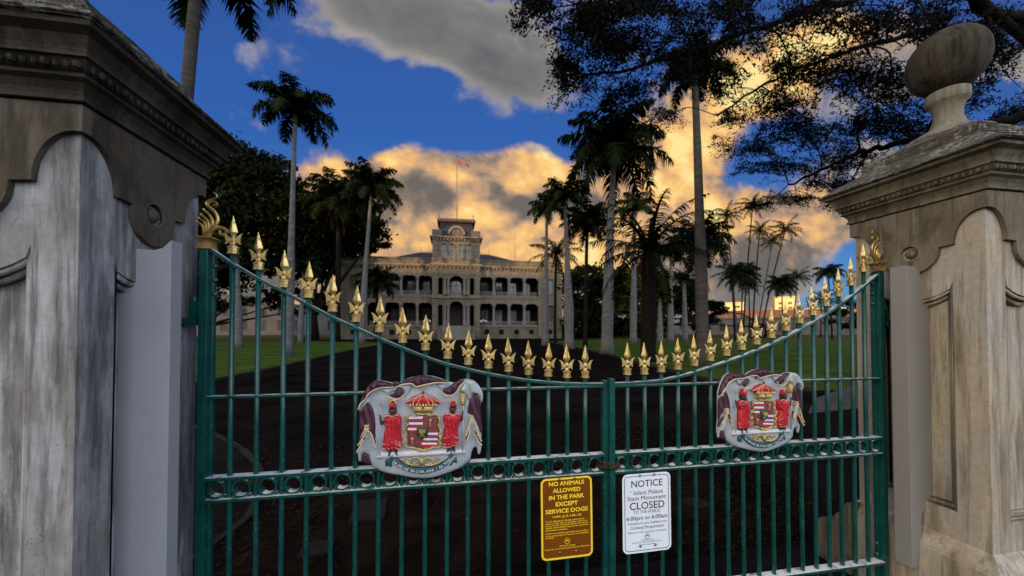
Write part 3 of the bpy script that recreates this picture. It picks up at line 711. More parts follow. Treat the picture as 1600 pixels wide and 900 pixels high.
def sky_sheen(o, lim=.75):
    """upward faces get the bright sky reflection painted in"""
    o.data.materials.append(M['sky_sheen'])
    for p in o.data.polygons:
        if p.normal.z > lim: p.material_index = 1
def gate_leaf(label, xh, xm, bars, curve, s):
    """xh hinge stile centre, xm meeting stile centre, s = +1 when the leaf runs to the right of its hinge"""
    t = thing('gate_leaf', label, 'gate', (xh, GY, GZ), 'two leaves of the green iron gate')
    loc = (xh, GY, 0); G = lambda mb, n, m=M['teal'], sm=False: mb.build(n, m, t, sm)
    def shift(mb): mb.v = [(x, y + GY, z) for x, y, z in mb.v]; return mb
    mb = MB(); mb.box(xh - .019, xh + .019, -.022, .030, GZ + .05, 2.045); mb.box(xh + s * .019 if s > 0 else xh - .033, xh + .033 if s > 0 else xh - .019, .004, .028, GZ + .06, 2.035)
    bevel(G(shift(mb), 'hinge_stile'), .003)
    for z in (1.965, 1.895, 1.825, .20, .13):
        mb = MB(); mb.ball((xh + s * .034, .012, z), .013, 10, 6); G(shift(mb), 'rivet', sm=True)
    ym = -.008 if s < 0 else .012
    mb = MB(); mb.box(xm - .017, xm + .017, ym - .018, ym + .018, GZ + .05, 1.350 if s > 0 else 1.362); bevel(G(shift(mb), 'meeting_stile'), .003)
    xa, xb = (xh + .02, xm - .018) if s > 0 else (xm + .018, xh - .02)
    mb = MB(); rect_sweep(mb, [(p.x, p.y) for p in smooth_path(curve, 6)], .016, .036); o = G(shift(mb), 'top_rail'); bevel(o, .002); sky_sheen(o)
    for nm, z, h, d in (('upper_rail', 1.316, .013, .034), ('ring_rail', .918, .016, .050), ('ring_rail', .812, .014, .050), ('bottom_rail', .085, .018, .056)):
        mb = MB(); mb.box(xa, xb, -d / 2, d / 2, z - h / 2, z + h / 2); o = G(shift(mb), nm); bevel(o, .002); sky_sheen(o)
    cz = smooth_path(curve, 8)
    def zc(x):
        for a, b in zip(cz, cz[1:]):
            if min(a.x, b.x) - 1e-6 <= x <= max(a.x, b.x) + 1e-6: return a.y + (b.y - a.y) * ((x - a.x) / (b.x - a.x) if abs(b.x - a.x) > 1e-9 else 0)
        return cz[-1].y
    jr = random.Random(int(xh * 100))
    for x, zt in bars:
        mb = MB(); k1, k2 = jr.uniform(-.0022, .0022), jr.uniform(-.0022, .0022); mb.tube([(x, 0, -.045), (x, 0, -.02), (x + k1, 0, .45), (x, 0, .86), (x + k2, 0, 1.1), (x, 0, zt + .004)], [.004, .0120, .0122, .0118, .0122, .0120], 10); 
        o = G(shift(mb), 'bar'); o.data.polygons.foreach_set('use_smooth', [len(p.vertices) == 4 for p in o.data.polygons])
        o = bpy.data.objects.new('spear_finial', SPEAR); COL.objects.link(o); o.parent = t; o.location = (x - xh, 0, zt - GZ); o.rotation_euler = (R(jr.uniform(-1.6, 1.6)), R(jr.uniform(-1.6, 1.6)), R(jr.uniform(-5, 5)))
    xs = sorted([xa] + [b[0] for b in bars] + [xb])
    for a, b in zip(xs, xs[1:]):
        if b - a < .06: continue
        c = (a + b) / 2; rr = min(.043, (b - a) / 2 - .009)
        mb = MB(); n = 28; vs = []
        for i in range(n):
            q = 2 * math.pi * i / n
            for r, y in ((rr, -.019), (rr, .019), (rr - .007, .019), (rr - .007, -.019)): vs.append((c + r * math.cos(q), y, .865 + r * math.sin(q)))
        mb.add(vs, [(i * 4 + j, i * 4 + (j + 1) % 4, ((i + 1) % n) * 4 + (j + 1) % 4, ((i + 1) % n) * 4 + j) for i in range(n) for j in range(4)])
        for u in (-1, 1):
            for w in (-1, 1): mb.cbox(c + u * rr * .80, 0, .865 + w * rr * .90, .010, .02, .012)
        o = G(shift(mb), 'ring'); sky_sheen(o, .72)
    me = flame_mesh(s); me.materials.append(M['gold_dark'])
    o = bpy.data.objects.new('flame_finial', me); COL.objects.link(o); o.parent = t; o.location = (0, .004, 2.045 - GZ); me.polygons.foreach_set('use_smooth', [True] * len(me.polygons))
    e = o.modifiers.new('split', 'EDGE_SPLIT'); e.split_angle = R(40)
    # hinge
    mb = MB(); q = -s; X = xh
    z0 = 1.735
    x_a, x_b = sorted((X + q * .019, X + q * .062)); mb.box(x_a, x_b, -.012, .020, z0 - .03, z0 + .055)
    mb.tube([(X + q * .052, .004, z0 - .06), (X + q * .052, .004, z0 + .075)], .017, 12)
    x_a, x_b = sorted((X + q * .04, X + q * .10)); mb.box(x_a, x_b, -.022, .028, z0 - .065, z0 - .028)
    bevel(G(shift(mb), 'hinge'), .003)
    return t

LX = [-1.081, -.963, -.845, -.728, -.611, -.494, -.377, -.257, -.138, -.020, .092, .205, .319, .434, .549, .661, .772]
LZ = [2.028, 1.951, 1.865, 1.812, 1.743, 1.690, 1.636, 1.578, 1.538, 1.491, 1.456, 1.434, 1.414, 1.395, 1.382, 1.371, 1.368]
RX = [1.036, 1.147, 1.257, 1.369, 1.481, 1.592, 1.705, 1.815, 1.923, 2.032, 2.141, 2.247, 2.352, 2.455, 2.557, 2.662, 2.764]
RZ = [1.380, 1.380, 1.392, 1.406, 1.426, 1.456, 1.486, 1.522, 1.556, 1.597, 1.642, 1.691, 1.744, 1.806, 1.870, 1.945, 2.040]
LC = [(-1.18, 2.048), (-1.081, 1.978), (-.961, 1.905), (-.845, 1.842), (-.726, 1.775), (-.61, 1.712), (-.493, 1.657), (-.377, 1.602), (-.255, 1.548), (-.138, 1.500), (-.018, 1.458), (.204, 1.402), (.434, 1.360), (.662, 1.336), (.880, 1.328)]
RC = [(.945, 1.328), (1.10, 1.331), (1.265, 1.342), (1.481, 1.385), (1.592, 1.416), (1.815, 1.480), (2.032, 1.556), (2.246, 1.649), (2.453, 1.755), (2.661, 1.880), (2.868, 2.022)]
gate_leaf('left leaf of the green iron gate, carrying the brown and yellow sign', -1.20, .897, list(zip(LX, LZ)), LC, 1)
gate_leaf('right leaf of the green iron gate, carrying the white notice sign', 2.887, .929, list(zip(RX, RZ)), RC, -1)

# chain round the meeting stiles
t = thing('chain', 'rusty chain wrapped round the two meeting posts of the green gate', 'chain', (.913, GY, .855))
rnd = random.Random(3)
for lp in range(2):
    n = 15
    for i in range(n):
        a = 2 * math.pi * i / n + lp * .2
        rx, ry = .060, .050
        c = Vector((.913 + rx * math.cos(a), GY + ry * math.sin(a), .868 - lp * .022 - .010 * math.sin(a * 1.0 + 1) + rnd.uniform(-.003, .003)))
        tg = Vector((-rx * math.sin(a), ry * math.cos(a), 0)).normalized(); nr = Vector((tg.y, -tg.x, 0)); up = Vector((0, 0, 1))
        s1 = (up if (i % 2) else nr) * .8 + (nr if (i % 2) else up) * .5 * rnd.uniform(-1, 1); s1.normalize()
        mb = MB(); mb.tube([c + tg * .0165 * math.cos(q) + s1 * .0085 * math.sin(q) for q in [2 * math.pi * k / 12 for k in range(13)]], .0031, 5, cap=False)
        mb.build('link', M['rust'], t, True)

# ------------------------------------------------------------------ signs
def rrect(w, h, r, n=6):
    out = []
    for cx_, cy_, a0 in ((w / 2 - r, h / 2 - r, 0), (-w / 2 + r, h / 2 - r, 90), (-w / 2 + r, -h / 2 + r, 180), (w / 2 - r, -h / 2 + r, 270)):
        for i in range(n + 1):
            a = R(a0 + 90 * i / n); out.append((cx_ + r * math.cos(a), cy_ + r * math.sin(a)))
    return out
def local_plate(name, splines, d0, d1, m, parent):
    me = curve_mesh(splines, (d1 - d0) / 2); mid = (d0 + d1) / 2
    n = len(me.vertices); a = np.empty(n * 3); me.vertices.foreach_get('co', a); a = a.reshape(-1, 3)
    me.vertices.foreach_set('co', np.stack([a[:, 0], -(a[:, 2] + mid), a[:, 1]], 1).reshape(-1))
    bm = bmesh.new(); bm.from_mesh(me); bmesh.ops.recalc_face_normals(bm, faces=bm.faces); bm.to_mesh(me); bm.free()
    return link(name, me, m, parent)
def sign(label, loc, rot, face, ink, border, lines, seal_v, weight):
    t = thing('sign', label, 'sign', loc); t.rotation_euler = rot
    w, h = .305, .457
    bevel(local_plate('plate', [rrect(w, h, .032)], -.0015, .0015, face, t), .0006)
    if border == 'outer': sp = [rrect(w - .006, h - .006, .030), rrect(w - .026, h - .026, .021)]
    else: sp = [rrect(w - .024, h - .024, .022), rrect(w - .0305, h - .0305, .019)]
    local_plate('border', sp, .0016, .0022, ink, t)
    for body, wid, u, v, wt, cap in lines:
        a, f, dim = text_mesh(body, wid, weight=wt)
        if cap: a[:, 1] *= cap / dim[1]
        me = bpy.data.meshes.new('lettering'); me.from_pydata([(u + p[0], -.0022, v + p[1]) for p in a], [], f); link('lettering', me, ink, t)
    circ = lambda r, u0, v0: [(u0 + r * math.cos(2 * math.pi * i / 28), v0 + r * math.sin(2 * math.pi * i / 28)) for i in range(28)]
    arch = [(.0105 * math.cos(R(a)), seal_v - .004 + .0105 * math.sin(R(a))) for a in range(15, 166, 10)] + [(.006 * math.cos(R(a)), seal_v - .005 + .006 * math.sin(R(a))) for a in range(165, 14, -10)]
    o = local_plate('seal', [circ(.0165, 0, seal_v), circ(.0145, 0, seal_v)], .0016, .0022, ink, t)
    o2 = local_plate('seal', [arch], .0016, .0022, ink, t); join([o, o2], 'seal')
    for u, v in ((-.042, .218), (.048, .218), (-.045, -.190), (.050, -.190)):
        mb = MB(); mb.lathe([(.008, 0), (.008, .002), (.006, .005), (.002, .006)], (0, 0, 0), 10)
        mb.v = [(u + x, -.0016 - z, v + y) for x, y, z in mb.v]; link('bolt', mb.mesh('bolt'), M['bolt'], t, True)
    return t
vy = lambda y: (442 - y) / 815 * .457
B = .018
sign('brown and yellow sign reading NO ANIMALS ALLOWED, bolted to the left gate leaf', (.645, 1.958, .590), (0, R(-.6), 0), M['sign_brown'], M['sign_yellow'], 'outer', [
    ('NO ANIMALS', .207, 0, vy(95), .030, .0245), ('ALLOWED', .163, 0, vy(163), .030, .0245), ('IN THE PARK', .207, 0, vy(231), .030, .0245), ('EXCEPT', .131, 0, vy(299), .030, .0245), ('SERVICE DOGS', .248, 0, vy(367), .030, .0245),
    ('HAR §13-146-10', .165, 0, vy(425), .012, .0165),
    ('The U.S. Department of Justice defines service', .228, -.012, vy(466), .01, None), ('animals as "dogs" that are individually trained to do', .246, -.003, vy(487), .01, None), ('work or perform tasks directly related to the person\'s', .250, 0, vy(508), .01, None), ('disability. Service animals must be under the control', .250, 0, vy(529), .01, None), ('of the handler at all times.', .128, -.061, vy(550), .01, None),
    ('Comfort or emotional support dogs do not qualify as', .250, 0, vy(585), .01, None), ('service animals under the Americans with Disabilities', .252, 0, vy(606), .01, None), ('Act (ADA).', .050, -.100, vy(627), .01, None),
    ('STATE OF HAWAII', .092, 0, vy(717), .008, None), ('Department of Land and Natural Resources / State Parks', .262, 0, vy(741), .008, None)], vy(673), .02)
sign('white sign reading NOTICE and CLOSED, bolted to the right gate leaf by the post', (1.133, 1.958, .578), (0, R(-.4), 0), M['sign_white'], M['sign_black'], 'inner', [
    ('NOTICE', .198, .002, vy(137), .006, .040), ('\u02bb Iolani Palace', .206, 0, vy(226), 0, .026), ('State Monument', .245, 0, vy(285), 0, .024), ('CLOSED', .220, .002, vy(365), .008, .043), ('TO THE PUBLIC', .172, 0, vy(430), -.004, .0175),
    ('6:00pm to 6:00am', .258, 0, vy(496), .004, .031), ('Violators are Subject to', .248, 0, vy(548), .002, .0185), ('Criminal Prosecution', .212, 0, vy(588), .002, .0185), ('HAR §13-146-4 and §13-146-70(4)', .245, 0, vy(640), 0, .0125),
    ('STATE OF HAWAII', .080, 0, vy(722), 0, None), ('Department of Land and Natural Resources', .190, 0, vy(744), 0, None), ('Division of State Parks', .100, 0, vy(768), 0, None)], vy(684), .0)
# ------------------------------------------------------------------ coats of arms (cast, painted reliefs)
EMC = (-.165, 1.13)
def em(q):
    d = look(540 + q[0] / 4.5, 570 + q[1] / 4.5); k = 1.95 / d.y
    return (d.x * k - EMC[0], EYE + d.z * k - EMC[1])
def relief(name, poly, base, height, round_, m, parent, step=.006, fold=None, smooth_n=0, raw=False):
    """puffed relief over an outline; depth grows inward over 'round_' metres"""
    pts = poly if raw else [em(p) for p in poly]
    if smooth_n: pts = [(p.x, p.y) for p in smooth_path(pts, smooth_n, True)]
    A = np.array(pts); n = len(A)
    dense = []
    for i in range(n):
        a, b = A[i], A[(i + 1) % n]; k = max(1, int(np.hypot(*(b - a)) / step))
        for j in range(k): dense.append(a + (b - a) * j / k)
    D = np.array(dense); nd = len(D)
    mn, mx = A.min(0), A.max(0)
    gx = np.arange(mn[0], mx[0], step); gy = np.arange(mn[1], mx[1], step * .87)
    G = np.array([(x + (step / 2 if j % 2 else 0), y) for j, y in enumerate(gy) for x in gx]) if len(gx) and len(gy) else np.zeros((0, 2))
    def seg_dist(P):
        B = np.roll(D, -1, 0); d = B - D; L = np.maximum((d ** 2).sum(1), 1e-12)
        t = np.clip(((P[:, None] - D[None]) * d[None]).sum(2) / L[None], 0, 1)
        return np.sqrt((((D[None] + t[..., None] * d[None]) - P[:, None]) ** 2).sum(2).min(1))
    def inside(P):
        B = np.roll(D, -1, 0); x, y = P[:, 0][:, None], P[:, 1][:, None]
        c = (D[:, 1][None] > y) != (B[:, 1][None] > y)
        xi = D[:, 0][None] + (y - D[:, 1][None]) * (B[:, 0] - D[:, 0])[None] / np.where(abs(B[:, 1] - D[:, 1]) < 1e-12, 1e-12, B[:, 1] - D[:, 1])[None]
        return ((c & (x < xi)).sum(1) % 2) == 1
    if len(G):
        keep = inside(G); G = G[keep]
        if len(G): G = G[seg_dist(G) > step * .45]
    P = np.vstack([D, G]) if len(G) else D
    V, E_, F, *_ = delaunay_2d_cdt([Vector(p) for p in P], [(i, (i + 1) % nd) for i in range(nd)], [], 1, 1e-7)
    Q = np.array([(v.x, v.y) for v in V]); dist = np.minimum(seg_dist(Q) / round_, 1.0)
    h = np.sqrt(np.maximum(0, 1 - (1 - dist) ** 2)) * height
    if fold is not None: h = h * (1 + fold(Q[:, 0], Q[:, 1]) * np.minimum(1, dist * 1.5))
    vs = [(x, -(base + z), y) for (x, y), z in zip(Q, h)]
    fs = [tuple(f) for f in F]
    # skirt back to the base so that the relief is solid
    cnt = {}
    for f in fs:
        for a, b in zip(f, f[1:] + f[:1]): cnt[(a, b)] = 1
    k = len(vs); vs += [(x, -(base - .006), y) for x, y in Q]
    for (a, b) in list(cnt):
        if (b, a) not in cnt: fs.append((b, a, a + k, b + k))
    used = sorted({i for f in fs for i in f}); mp = {o: i for i, o in enumerate(used)}
    me = bpy.data.meshes.new(name); me.from_pydata([vs[i] for i in used], [], [tuple(mp[i] for i in f) for f in fs])
    bm = bmesh.new(); bm.from_mesh(me); bmesh.ops.recalc_face_normals(bm, faces=bm.faces); bm.to_mesh(me); bm.free()
    return link(name, me, m, parent, True)
def cord(name, lines, r, w, m, parent, flat=1.0, n=7):
    mb = MB()
    for ln in lines:
        rr = r
        if isinstance(ln, tuple): ln, rr = ln
        pts = [em(p) for p in ln]; sp = smooth_path(pts, 5) if len(pts) > 2 else [Vector((*p, 0)) for p in pts]
        k = len(sp); rad = rr if not isinstance(rr, tuple) else [rr[0] + (rr[1] - rr[0]) * i / (k - 1) for i in range(k)]
        mb.tube([(p.x, -w, p.y) for p in sp], rad, n)
    return link(name, mb.mesh(name), m, parent, True)

def coat_of_arms():
    t = thing('coat_of_arms', 'larger painted coat of arms with purple mantle, on the left gate leaf', 'emblem', (EMC[0], 1.968, EMC[1]), 'coats of arms on the gate')
    sil = [(545, 78), (610, 82), (670, 100), (725, 122), (770, 128), (800, 112), (850, 103), (900, 115), (935, 150), (960, 190), (966, 240), (955, 266), (950, 300), (955, 380), (960, 450), (957, 520), (955, 600), (943, 636), (930, 630), (925, 592), (905, 588), (886, 620), (880, 660), (850, 700),
           (790, 740), (700, 775), (620, 800), (545, 808), (450, 800), (370, 785), (280, 770), (220, 745), (180, 710), (165, 670), (152, 640), (125, 628), (106, 645), (103, 682), (90, 690), (80, 650), (78, 600), (86, 540), (90, 480), (90, 400), (92, 330), (92, 290), (105, 250), (130, 190), (165, 140), (215, 112), (280, 120), (330, 128), (385, 125), (440, 97), (500, 82)]
    relief('mantle_lining', sil, 0.0, .012, .03, M['e_grey'], t, .008, lambda x, y: .25 * np.sin(x * 45 + y * 20) * np.clip(abs(x) * 5 - .6, 0, 1), 2)
    fold = lambda f, a: (lambda x, y: a * np.sin(x * f + y * f * .25))
    P = lambda poly, base=.012, h=.014, rd=.018, fo=fold(170, .30): relief('drape', poly, base, h, rd, M['e_purple'], t, .006, fo, 2)
    P([(92, 292), (105, 250), (130, 190), (165, 140), (215, 112), (280, 120), (335, 135), (350, 155), (250, 162), (195, 188), (160, 222), (118, 268), (98, 318)], .012, .020)
    P([(155, 265), (185, 290), (205, 350), (215, 430), (218, 560), (214, 588), (190, 545), (172, 480), (140, 458), (115, 480), (90, 540), (88, 480), (90, 400), (95, 340), (125, 292)], .006, .012)
    P([(330, 122), (360, 118), (385, 128), (380, 150), (350, 150)], .008, .008)
    P([(380, 136), (440, 98), (545, 74), (650, 95), (728, 126), (690, 130), (600, 130), (520, 150), (492, 152), (465, 134)], .012, .022)
    P([(300, 215), (340, 196), (360, 160), (385, 160), (413, 186), (404, 212), (370, 236), (330, 232)], .010, .010)
    P([(678, 180), (720, 160), (760, 128), (800, 111), (842, 106), (800, 150), (775, 190), (745, 210), (705, 206)], .012, .012)
    P([(862, 265), (890, 213), (920, 208), (945, 250), (952, 330), (957, 420), (955, 490), (935, 450), (905, 380), (870, 352), (852, 335)], .008, .013)
    P([(905, 450), (945, 500), (957, 560), (930, 545), (908, 495)], .008, .010); P([(88, 540), (130, 490), (146, 500), (120, 540), (84, 596)], .008, .010); P([(845, 500), (868, 440), (885, 440), (868, 500), (842, 550)], .008, .010); P([(105, 685), (108, 645), (125, 630), (150, 640), (163, 672), (168, 705), (130, 700)], .000, .004)
    gl = M['e_grey']
    relief('lining_fold', [(800, 182), (815, 150), (845, 108), (900, 110), (940, 150), (967, 200), (962, 262), (950, 262), (935, 215), (905, 204), (880, 218), (866, 262), (852, 215)], .014, .022, .022, gl, t, .006, fold(120, .4), 2)
    relief('lining_fold', [(94, 318), (112, 275), (150, 240), (160, 228), (170, 262), (150, 275), (120, 300), (100, 326)], .014, .014, .012, gl, t, .005, None, 2)
    relief('lining_fold', [(250, 170), (345, 160), (352, 180), (310, 200), (298, 222), (280, 200)], .012, .014, .012, gl, t, .005, None, 2)
    relief('lining_fold', [(378, 150), (470, 140), (462, 165), (440, 205), (415, 235), (412, 186), (380, 160)], .012, .012, .014, gl, t, .005, None, 2)
    relief('lining_fold', [(640, 140), (725, 128), (730, 148), (690, 172), (675, 196), (668, 170)], .012, .012, .014, gl, t, .005, None, 2)
    for ln in [[(94, 312), (112, 268), (148, 236), (160, 208), (200, 178), (260, 158), (346, 156)], [(370, 152), (400, 136), (468, 132), (498, 152), (560, 138), (640, 124), (730, 127)], [(676, 182), (700, 212), (740, 216), (775, 194), (800, 154), (842, 108)],
                      [(298, 216), (330, 236), (372, 240), (408, 214)], [(90, 560), (130, 505), (150, 465), (185, 480), (216, 588)], [(82, 610), (105, 570), (128, 520)], [(845, 545), (870, 470), (872, 410), (890, 395), (912, 420), (925, 470), (955, 535)], [(842, 500), (862, 440), (880, 400)], [(905, 480), (930, 530), (956, 560)]]:
        cord('gold_hem', [ln], .0042, .034, M['e_cream'], t)
    mb = MB()
    for q in ((152, 432), (886, 366)):
        u, v = em(q)
        for dv, hw, hh in ((.004, .010, .005), (-.010, .012, .006)): mb.box(u - hw, u + hw, -.036, -.012, v + dv - hh, v + dv + hh)
    for q in ((122, 520), (150, 500), (182, 520), (112, 548), (860, 455), (925, 490), (905, 440), (938, 512)):
        u, v = em(q); mb.cbox(u, -.030, v, .007, .008, .007)
    link('gold_clasp', mb.mesh('gold_clasp'), M['e_cream'], t)
    # crown
    relief('crown_cap', [(412, 264), (440, 248), (475, 222), (520, 206), (545, 203), (582, 209), (630, 232), (655, 250), (682, 264), (628, 284), (468, 284)], .014, .026, .030, M['e_red'], t, .005)
    cord('crown_rib', [[(412, 264), (470, 240), (515, 214), (545, 204)], [(545, 204), (582, 214), (630, 242), (682, 264)], [(470, 284), (490, 240), (545, 204)], [(505, 284), (520, 240), (546, 204)], [(590, 284), (575, 240), (546, 204)], [(625, 284), (605, 242), (546, 204)]], .0034, .037, M['e_pink'], t)
    relief('crown_band', [(462, 282), (632, 282), (616, 334), (478, 334)], .016, .026, .012, M['e_gold'], t, .005)
    mb = MB()
    for i in range(9):
        u, v = em((458 + i * 22, 282)); mb.lathe([(.0005, -.008), (.0055, -.004), (.006, .003), (.0005, .013)], (u, -.040, v), 7)
    for i in range(7): u, v = em((482 + i * 21, 312)); mb.ball((u, -.041, v), .0045, 7, 5)
    link('crown_jewel', mb.mesh('crown_jewel'), M['e_gold'], t, True)
    mb = MB(); u, v = em((546, 193)); mb.ball((u, -.030, v), .0075, 10, 7); mb.ball((em((546, 295))[0], -.042, em((546, 295))[1]), .006, 8, 6); link('crown_orb', mb.mesh('crown_orb'), M['e_green'], t, True)
    mb = MB(); u, v = em((546, 166)); mb.cbox(u, -.026, v, .0045, .006, .026); mb.cbox(u, -.026, v + .003, .017, .0062, .0045); link('crown_cross', mb.mesh('crown_cross'), M['e_gold'], t)
    # shield
    relief('shield', [(435, 362), (528, 352), (560, 352), (650, 360), (656, 450), (654, 560), (600, 575), (545, 592), (490, 578), (436, 566), (432, 450)], .012, .014, .008, M['e_red2'], t, .006)
    def bars(name, items, m, w=.0275):
        for x0, x1, y0, y1 in items:
            mb = MB(); q = [em((x0, y0)), em((x1, y0)), em((x1, y1)), em((x0, y1))]; mb.prism(q, lambda u, v, ww: (u, -ww, v), w - .004, w)
            link(name, mb.mesh(name), m, t)
    bars('white_stripe', [(440, 543, 360, 377), (445, 544, 401, 417), (438, 502, 440, 456), (580, 650, 474, 489), (548, 648, 512, 526), (536, 644, 543, 557)], M['e_white'])
    bars('red_stripe', [(438, 543, 377, 389), (440, 544, 417, 429), (438, 500, 456, 466), (580, 648, 489, 499), (552, 650, 526, 531), (536, 640, 557, 580)], M['e_red'])
    bars('blue_stripe', [(440, 543, 389, 401), (440, 544, 429, 440), (568, 648, 499, 512), (545, 646, 531, 543)], M['e_blue'])
    mb = MB()
    for bx, by, ex, ey in ((597, 386, 595, 440), (470, 516, 470, 570)):
        u, v = em((bx, by)); mb.ball((u, -.032, v), .0075, 9, 7); u2, v2 = em((ex, ey)); mb.tube([(u, -.030, v), (u2, -.030, v2)], .0025, 6)
    link('tabu_stick', mb.mesh('tabu_stick'), M['e_pink'], t, True)
    relief('escutcheon', [(500, 432), (540, 428), (581, 432), (581, 485), (570, 506), (541, 521), (512, 508), (501, 487)], .026, .010, .006, M['e_green'], t, .005)
    mb = MB(); mb.prism([em((512, 446)), em((568, 446)), em((542, 476))], lambda u, v, w: (u, -w, v), .034, .039)
    for a, b_ in (((518, 460), (560, 502)), ((564, 460), (522, 502))):
        A, B_ = em(a), em(b_); mb.tube([(A[0], -.039, A[1]), ((A[0] + B_[0]) / 2, -.040, (A[1] + B_[1]) / 2), (B_[0], -.039, B_[1])], [.0055, .002, .002], 6)
    link('gold_charge', mb.mesh('gold_charge'), M['e_gold'], t)
    def scroll(x, y, r, a0, turn, s):
        return ([(x + r * (1 - .75 * k / 9) * math.cos(R(a0) + s * turn * k / 9), y + r * (1 - .75 * k / 9) * math.sin(R(a0) + s * turn * k / 9)) for k in range(10)], (.0045, .0026))
    fr = [([(432, 372), (424, 400), (436, 420), (420, 440), (408, 462), (424, 486), (410, 510), (428, 535), (416, 560), (440, 580), (470, 576), (500, 588), (530, 590), (545, 604)], .0042),
          ([(545, 604), (560, 590), (590, 588), (620, 574), (650, 578), (670, 560), (656, 535), (672, 510), (658, 486), (672, 462), (660, 440), (652, 420), (662, 400), (656, 372)], .0042),
          ([(432, 372), (440, 354), (470, 350), (490, 360), (510, 342), (545, 348), (580, 342), (600, 356), (620, 348), (648, 350), (656, 372)], .0042)]
    for x, y, r, a0, s in ((440, 366, 16, 120, 1), (650, 366, 16, 60, -1), (415, 440, 15, 20, 1), (672, 440, 15, 160, -1), (412, 498, 14, -30, 1), (670, 498, 14, 210, -1), (424, 560, 17, -60, -1), (660, 556, 17, 240, 1), (510, 350, 13, 200, 1), (580, 350, 13, -20, -1), (525, 596, 12, 180, -1), (566, 596, 12, 0, 1)): fr.append(scroll(x, y, r, a0, 5.0, s))
    cord('shield_scroll', fr, .004, .028, M['e_gold'], t)
    # supporters
    def supporter(m1, cape, neck, hat, crest, head, beard, legs, hems, arm, lap):
        relief('cape', cape, .012, .034, .030, M['e_red'], t, .005, lambda x, y: .16 * np.sin(x * 330 + y * 25), 2)
        relief('head', head, .012, .034, .014, M['e_skin'], t, .004, None, 2)
        relief('beard', beard, .016, .036, .012, M['e_black'], t, .004, None, 2)
        relief('helmet', hat, .012, .038, .014, M['e_red'], t, .004, None, 2)
        cord('helmet_crest', [(crest, (.003, .005))], .004, .044, M['e_gold'], t)
        for lg in legs: relief('leg', lg, .014, .020, .009, M['e_skin'], t, .004, None, 2)
        cord('arm', [(arm, (.0065, .0045))], .006, .030, M['e_skin'], t)
        cord('cape_hem', hems, .0026, .042, M['e_pink'], t)
        cord('cape_fold', [(q, (.005, .003)) for q in lap], .004, .044, M['e_red'], t)
        cord('collar', [neck], .0042, .040, M['e_pink'], t)
    supporter(1, [(266, 395), (275, 362), (302, 348), (345, 342), (384, 356), (396, 400), (388, 452), (395, 520), (394, 572), (365, 602), (300, 606), (262, 596), (262, 545), (272, 470), (284, 425)], [(278, 362), (300, 350), (330, 356), (358, 346), (376, 354)],
              [(306, 300), (308, 272), (324, 252), (345, 256), (356, 280), (356, 300), (330, 304)], [(316, 268), (328, 248), (348, 246), (358, 268)], [(303, 306), (330, 298), (357, 300), (360, 326), (352, 346), (325, 350), (306, 332)], [(302, 308), (312, 312), (322, 326), (338, 324), (358, 328), (356, 346), (336, 354), (314, 344)],
              [[(298, 596), (324, 596), (322, 620), (316, 640), (288, 642), (300, 624)], [(342, 580), (366, 578), (366, 612), (378, 634), (352, 634), (344, 610)]],
              [[(262, 548), (300, 552), (340, 542), (394, 566)], [(304, 506), (350, 522), (394, 540)], [(262, 578), (310, 582), (345, 572), (394, 590)], [(306, 522), (350, 538), (393, 555)]], [(270, 395), (254, 412), (250, 385), (245, 345)], [[(280, 405), (330, 420), (390, 405)], [(330, 430), (345, 470), (315, 530)], [(365, 365), (350, 400), (330, 430)]])
    supporter(-1, [(690, 350), (720, 338), (755, 332), (800, 342), (816, 372), (800, 420), (790, 472), (797, 545), (770, 576), (720, 582), (680, 562), (682, 500), (696, 432), (684, 392)], [(705, 344), (730, 338), (755, 350), (780, 338), (800, 346)],
              [(734, 296), (738, 268), (750, 254), (766, 256), (779, 290), (756, 296)], [(734, 266), (748, 246), (768, 246), (778, 264)], [(730, 298), (756, 290), (778, 292), (778, 318), (762, 332), (738, 330)], [(728, 302), (738, 316), (752, 318), (768, 310), (768, 326), (752, 336), (734, 330)],
              [[(712, 575), (736, 575), (734, 596), (722, 612), (698, 614), (712, 598)], [(752, 568), (772, 568), (768, 590), (780, 608), (760, 612), (750, 594)]],
              [[(680, 548), (720, 552), (755, 535), (796, 545)], [(684, 510), (725, 498), (760, 480), (770, 500), (794, 505)], [(682, 566), (725, 570), (760, 556), (796, 560)]], [(806, 372), (818, 385), (822, 350), (824, 318)], [[(690, 400), (730, 415), (760, 395), (790, 360)], [(745, 400), (770, 440), (775, 480)], [(700, 350), (745, 395)]])
    cord('spear', [([(255, 232), (249, 330), (241, 628)], .0032), ([(256, 232), (251, 285)], (.0015, .005))], .003, .030, M['e_grey'], t)
    cord('staff', [([(826, 285), (822, 600)], .0036)], .003, .030, M['e_grey'], t)
    relief('feather_standard', [(804, 194), (848, 196), (848, 240), (842, 268), (834, 286), (816, 286), (806, 262), (803, 230)], .014, .026, .016, M['e_gold'], t, .004, lambda x, y: .12 * np.sin(y * 500))
    relief('ledge', [(235, 612), (838, 592), (848, 626), (205, 662)], .010, .018, .006, M['e_light'], t, .008)
    # gold foliage under the ledge
    fl = []
    for s in (-1, 1):
        X = lambda d: 538 + s * d
        fl += [([(X(0), 690), (X(25), 652), (X(60), 650), (X(72), 675), (X(52), 692), (X(38), 676)], (.0055, .003)), ([(X(20), 695), (X(75), 700), (X(110), 668), (X(140), 650)], (.005, .002)), ([(X(60), 696), (X(105), 690), (X(150), 655)], (.0045, .002)), ([(X(5), 650), (X(8), 700)], .004), ([(X(70), 660), (X(100), 655), (X(118), 645)], (.004, .002))]
    cord('gold_foliage', fl, .004, .030, M['e_gold'], t)
